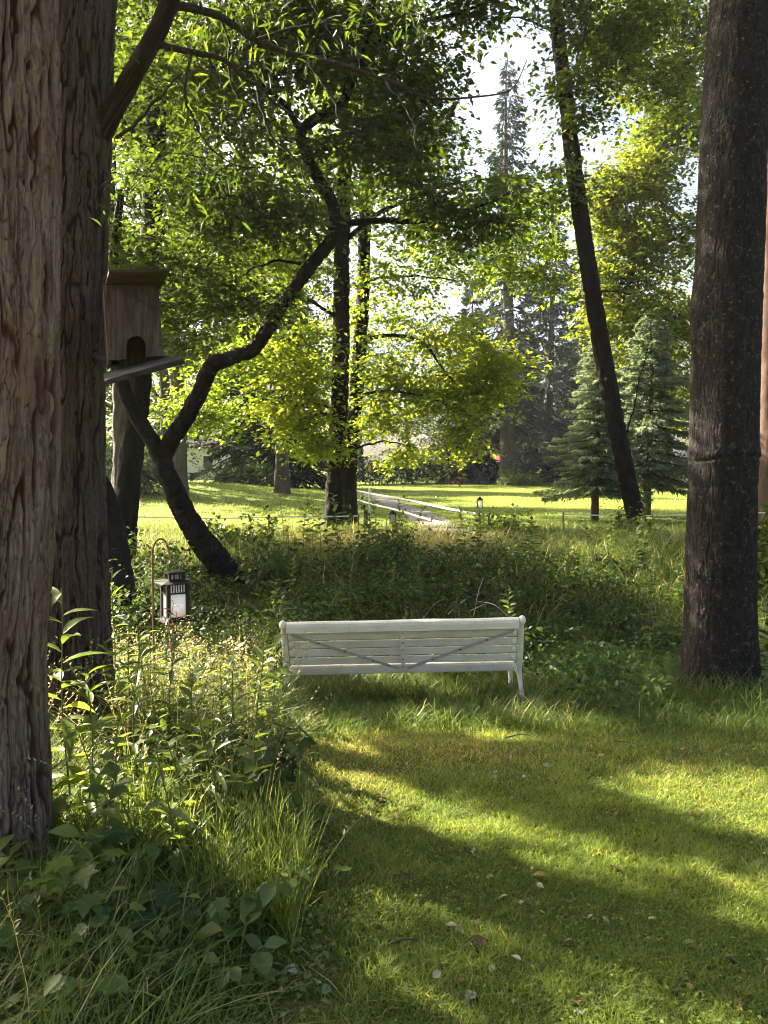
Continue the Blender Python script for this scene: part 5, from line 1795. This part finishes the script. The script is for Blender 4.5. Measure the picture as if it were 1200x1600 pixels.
for i, (px, D) in enumerate(spots):
    stem_weed('slender_weed', 'slender sunlit weed in the bed between the trunks and the lawn', G(px, D), .45 + .36 * r_.random(), 40 + i, .09 + .04 * r_.random(), 22, (.10 * r_.normal(), .05 * r_.normal()), tmpl=[LANCE, WILLOW, OVAL][i % 3], group='slender weeds in the bed', wid=.9, flowers=i % 4 == 1)

rsp = stem_weed('red_sprig', 'small reddish sprig in front of the lantern pane', at(266, 1010, 4.9), .30, 77, .075, 7, (.01, 0), leaf='sprig', z0=.45)


def leaf_clump(name, label, base, tips, size, tmpl, seed, leaf='weed', group=None, per=3, cat='plant', wid=1.0):
    """low plant: arching stems from the base, large leaves towards their ends"""
    r = np.random.default_rng(seed)
    b = A_(base, float)
    root = thing(name, label, cat, b, group)
    tubes, bag = [], Bag()
    for tip in tips:
        tip = A_(tip, float)
        mid = (b + tip) / 2 + [0, 0, .35 * np.linalg.norm(tip - b)]
        t = np.linspace(0, 1, 12)[:, None]
        p = b * (1 - t) ** 2 + 2 * mid * t * (1 - t) + tip * t * t
        tubes.append(tube(p, np.linspace(.004, .0018, 12), 5))
        a0 = math.atan2(tip[1] - b[1], tip[0] - b[0])
        for k in range(per):
            c = p[11 - k * 3]
            offs = [0] if k == 0 else [-1.1, 1.1]
            for o in offs:
                place(bag, tmpl, c[None], a0 + o + r.normal() * .3, r.normal(-.15, .25), r.normal(0, .3), size * (.75 + .5 * r.random()) * (1 - .08 * k), wid, np.array([np.clip(r.normal(.45, .2), 0, 1)]))
    v, f, _ = join_tubes(tubes)
    f = quads_to_tris(f)
    bag.add(v, f, np.zeros(len(f)), 1)
    bag.build('foliage', [M[leaf], M['stem']], root, smooth=True)
    return root


def tips_around(b, n, rad, zlo, zhi, seed, a0=0, a1=6.283):
    r = np.random.default_rng(seed)
    out = []
    for i in range(n):
        a = a0 + (a1 - a0) * (i + r.random()) / n
        q = rad * (.45 + .55 * r.random())
        out.append(A_(b) + [math.cos(a) * q, math.sin(a) * q, zlo + (zhi - zlo) * r.random()])
    return out


b = G(418, 3.6)
leaf_clump('bramble_bush', 'dark large-leaved bramble arching over the lawn edge', b, tips_around(b, 12, .27, .22, .56, 3), .10, LOBED, 3, 'bramble', per=3, cat='shrub')
b = G(300, 3.85)
leaf_clump('bramble_bush', 'large-leaved bramble in the middle of the weed bed', b, tips_around(b, 8, .24, .2, .40, 4), .09, OVAL, 4, 'bramble', per=3, cat='shrub')
b = G(255, 3.1)
leaf_clump('bramble_bush', 'grey-green broad-leaved plant below the sunlit weeds', b, tips_around(b, 7, .24, .12, .34, 5), .105, OVAL, 5, 'bramble', per=3, cat='shrub')
b = G(190, 3.0)
leaf_clump('bramble_bush', 'pale broad-leaved plant at the foot of the tallest weed', b, tips_around(b, 11, .26, .16, .42, 6), .105, OVAL, 6, 'weed', per=3, cat='shrub')
b = G(20, 2.5)
leaf_clump('bramble_bush', 'green bramble at the bottom left corner under the shaggy trunk', b, tips_around(b, 13, .28, .10, .48, 7), .095, LOBED, 7, 'weed', per=3, cat='shrub')
b = G(95, 2.75)
leaf_clump('bramble_bush', 'shaded bramble leaves close to the foot of the shaggy trunk', b, tips_around(b, 9, .25, .08, .3, 8), .10, OVAL, 8, 'bramble', per=3, cat='shrub')
b = G(40, 2.15)
leaf_clump('bramble_bush', 'bright round-leaved weed low in the bottom left corner', b, tips_around(b, 8, .2, .08, .26, 9), .07, LOBED, 9, 'weed', per=3, cat='shrub')
for i, (px, D, n_, sz) in enumerate([(70, 2.45, 9, .08), (150, 2.55, 8, .085), (115, 2.25, 9, .07), (215, 2.6, 7, .08), (55, 2.9, 8, .085), (190, 2.3, 7, .065), (265, 2.45, 7, .06), (330, 2.6, 6, .055)]):
    b = G(px, D)
    leaf_clump('bramble_shoot', 'low bramble shoot in the shaded grass at the bottom left', b, tips_around(b, n_, .20, .10, .34, 60 + i), sz, [OVAL, LOBED][i % 2], 60 + i, ['weed', 'bramble'][i % 2], per=3, cat='plant', group='bramble shoots at the bottom left')
b = G(425, 2.75)
leaf_clump('broadleaf_weed', 'broad-leaved weed with upright leaves near the lawn edge', b, tips_around(b, 6, .13, .16, .3, 10), .10, OVAL, 10, 'weed', per=2)
b = G(365, 2.45)
leaf_clump('broadleaf_weed', 'low broad-leaved weed in the grass at the bottom', b, tips_around(b, 5, .12, .08, .2, 11), .10, OVAL, 11, 'weed', per=2)
b = G(505, 3.0)
leaf_clump('maple_seedling', 'little seedling with pale green leaves at the lawn edge', b, tips_around(b, 4, .07, .1, .16, 12), .06, OVAL, 12, 'leaf_bright', per=1)
b = G(470, 3.4)
leaf_clump('bramble_bush', 'bramble shoot with two big leaves leaning out onto the lawn', b, tips_around(b, 4, .13, .05, .18, 13), .09, LOBED, 13, 'bramble', per=2, cat='shrub')
# plants round the right trunk
for i, (px, D, H, lab) in enumerate([(1040, 8.6, .9, 'nettle beside the left of the lichen-flecked trunk'), (1195, 7.3, 1.25, 'tall nettle at the right edge beside the lichen-flecked trunk'),
                                     (1180, 8.4, 1.3, 'nettle just behind the lichen-flecked trunk'), (1060, 10.5, .8, 'nettle on the bank below the leaning slim trunk'),
                                     (800, 8.2, 1.0, 'bright leafed shoot standing behind the right end of the bench'), (980, 9.5, .7, 'nettle in the shade between bench and lichen-flecked trunk'), (1210, 6.7, .95, 'leafy weed at the right edge by the trunk foot')]):
    stem_weed('nettle', lab, G(px, D), H, 90 + i, .12, 34, (.05 * math.sin(i * 3), 0), tmpl=OVAL, leaf='weed' if i in (1, 4) else 'bramble', wid=.75)
b = G(985, 16.5)
shrub('ivy_shrub', 'leafy shrub at the foot of the leaning slim trunk', b, .55, .4, .35, 40, 'leaf', OVAL, .09, 441, 24)
shrub('bank_shrub', 'leafy shrub on the bank right of the forked tree foot', G(425, 12.4), .5, .4, .26, 30, 'bramble', OVAL, .08, 442, 26)
shrub('bank_shrub', 'shrub with sunlit leaves under the leaning forked trunk', G(370, 14.2), .9, .5, .45, 50, 'leaf', OVAL, .085, 443, 26)
shrub('bank_shrub', 'dark shrub between the straight dark trunk and the hook', G(205, 9.0), .6, .5, .5, 45, 'bramble', OVAL, .07, 444, 26)
shrub('bank_shrub', 'small yellow-green shrub beside the meadow lantern', G(790, 15.6), .6, .4, .4, 30, 'leaf_bright', OVAL, .09, 445, 22)
r_ = np.random.default_rng(17)
protos = []
for i in range(80):
    D = 8.6 + 6.2 * r_.random()
    px = 330 + 720 * r_.random()
    px = px + 120 if px < 425 else px
    g = G(px, D)
    if i < 4:
        protos.append(stem_weed('wild_stem', 'wild leafy stem rising out of the undergrowth on the ditch bank', g, .62 + .14 * i, 150 + i, .10, 30, (.05, .02), tmpl=[OVAL, LANCE, OVAL, WILLOW][i], leaf=['bramble', 'weed', 'weed', 'bramble'][i], group='wild stems on the ditch bank', wid=.8))
    else:
        k = .75 + .8 * r_.random()
        dup(protos[i % 4], g, r_.random() * 6.28, (k, k, k))
mound = shrub('bramble_mound', 'low bramble mound in the undergrowth of the ditch bank', G(520, 11.5), .55, .5, .28, 26, 'bramble', OVAL, .075, 451, 24, group='bramble mounds on the ditch bank')
mound2 = shrub('bramble_mound', 'low bramble mound in the undergrowth of the ditch bank', G(760, 10.6), .5, .5, .34, 22, 'weed', OVAL, .06, 452, 24, group='bramble mounds on the ditch bank')
for i in range(9):
    D = 9.4 + 4.2 * r_.random()
    k = .6 + .7 * r_.random()
    dup([mound, mound2][i % 2], G(440 + 560 * r_.random(), D), r_.random() * 6.28, (k, k, k * (.8 + .6 * r_.random())))
# dry sticks behind the bench
sk = [((755, 905, 8.6), (740, 965, 8.2)), ((700, 960, 8.1), (765, 925, 8.7)), ((745, 940, 8.4), (800, 968, 8.0)), ((735, 955, 8.2), (790, 950, 8.3)), ((660, 968, 8.3), (700, 935, 8.8))]
for i, (a, b) in enumerate(sk):
    p = resample([at(*a), (at(*a) + at(*b)) / 2 + [0, 0, .06], at(*b)], 14)
    o = make_mesh('dry_stick', *tube(p, np.linspace(.007, .003, 14), 6)[:2], M['far_bark'])
    tag(o, 'bare dry stick tangled behind the top rail of the bench', 'stick', 'dry sticks behind the bench')

# ------------------------------------------------------------------ fallen leaves and twigs on the lawn
def fallen(px, py, size, mat, label, seed, group=None, tmpl=OVAL, w=1.0, lift=.022):
    r = np.random.default_rng(seed)
    g = ground_at(px, py)
    bag = Bag()
    place(bag, tmpl, np.array([[0, 0, 0.0]]), r.random() * 6.28, r.normal(0, .25), r.normal(0, .35), size, w, np.array([r.random()]))
    o = bag.build('fallen_leaf', M[mat], smooth=True)
    o.location = Vector((g[0], g[1], g[2] + lift))
    return tag(o, label, 'leaf', group)


fallen(858, 1376, .075, 'fall_yellow', 'orange-yellow fallen leaf in the middle of the lawn, the brightest one', 1)
fallen(960, 1273, .045, 'fall_yellow', 'small orange fallen leaf on the dark band of the lawn', 2)
fallen(760, 1199, .04, 'fall_yellow', 'small yellow fallen leaf in the shade in front of the bench', 3)
fallen(1083, 1350, .07, 'fall_pale', 'pale beige fallen leaf near the right side of the lawn', 4)
fallen(715, 1453, .05, 'fall_yellow', 'yellow fallen leaf on the near shaded lawn', 5)
fallen(468, 1527, .05, 'fall_pale', 'pale curled fallen leaf at the edge of the weed bed', 6)
fallen(743, 1560, .055, 'fall_pale', 'pale grey-green fallen leaf at the bottom of the lawn', 7)
fallen(1160, 1588, .08, 'fall_yellow', 'big yellow fallen leaf at the bottom right corner', 8)
fallen(1130, 1502, .075, 'fall_green', 'grey-green fallen leaf near the right bottom of the lawn', 9)
fallen(1045, 1558, .06, 'fall_brown', 'grey-brown fallen leaf low on the right of the lawn', 10)
fallen(625, 1388, .07, 'fall_brown', 'dark brown crumpled fallen leaf at the shaded left of the lawn', 11, tmpl=LOBED)
fallen(750, 1487, .06, 'fall_brown', 'reddish brown crumpled fallen leaf on the near lawn', 12, tmpl=LOBED)
fallen(590, 1462, .05, 'fall_yellow', 'yellow fallen leaf beside the weed bed', 13)
fallen(1145, 1385, .04, 'fall_yellow', 'small orange fallen leaf at the right of the lawn', 14)
fallen(515, 1550, .05, 'fall_green', 'grey-green fallen leaf in the grass at the bottom', 15)
r_ = np.random.default_rng(99)
for i in range(120):
    px, py = 560 + 640 * r_.random(), 1150 + 440 * r_.random() ** 1.3
    m = r_.choice(['fall_brown', 'fall_pale', 'fall_yellow'], p=[.55, .33, .12])
    lab = {'fall_brown': 'small brown fallen leaf lying in the lawn', 'fall_pale': 'small pale dry fallen leaf lying in the lawn', 'fall_yellow': 'tiny yellow fallen leaf lying in the lawn'}[m]
    fallen(px, py, .02 + .025 * r_.random(), m, lab, 200 + i, 'small fallen leaves scattered on the lawn', [OVAL, LOBED, KITE][i % 3])
for i, (a, b) in enumerate([((785, 1188), (797, 1218)), ((960, 1165), (1010, 1180)), ((1070, 1165), (1085, 1185)), ((790, 1160), (828, 1158)), ((600, 1490), (655, 1485))]):
    p0, p1 = ground_at(*a) + [0, 0, .03], ground_at(*b) + [0, 0, .035]
    p = resample([p0, (p0 + p1) / 2 + [.01, .0, .015], p1], 10)
    o = make_mesh('fallen_twig', *tube(p, np.linspace(.005, .002, 10), 6)[:2], M['far_bark'])
    tag(o, 'thin bare twig lying on the lawn', 'twig', 'twigs on the lawn')

# ------------------------------------------------------------------ the hazy morning air
bm = bmesh.new()
box(bm, -240, 240, -50, 380, -3, 60)
hz = bm_obj('haze', bm, None)
hz.data.materials.clear()
hm = bpy.data.materials.new('morning_haze')
hm.use_nodes = True
hn = hm.node_tree
hn.nodes.remove(hn.nodes['Principled BSDF'])
pv_ = hn.nodes.new('ShaderNodeVolumePrincipled')
pv_.inputs['Color'].default_value = (.86, .90, 1.0, 1)
pv_.inputs['Density'].default_value = .00024
pv_.inputs['Anisotropy'].default_value = .3
hn.links.new(pv_.outputs[0], hn.nodes['Material Output'].inputs['Volume'])
hz.data.materials.append(hm)
tag(hz, 'thin morning haze over the meadow', 'haze', kind='stuff')
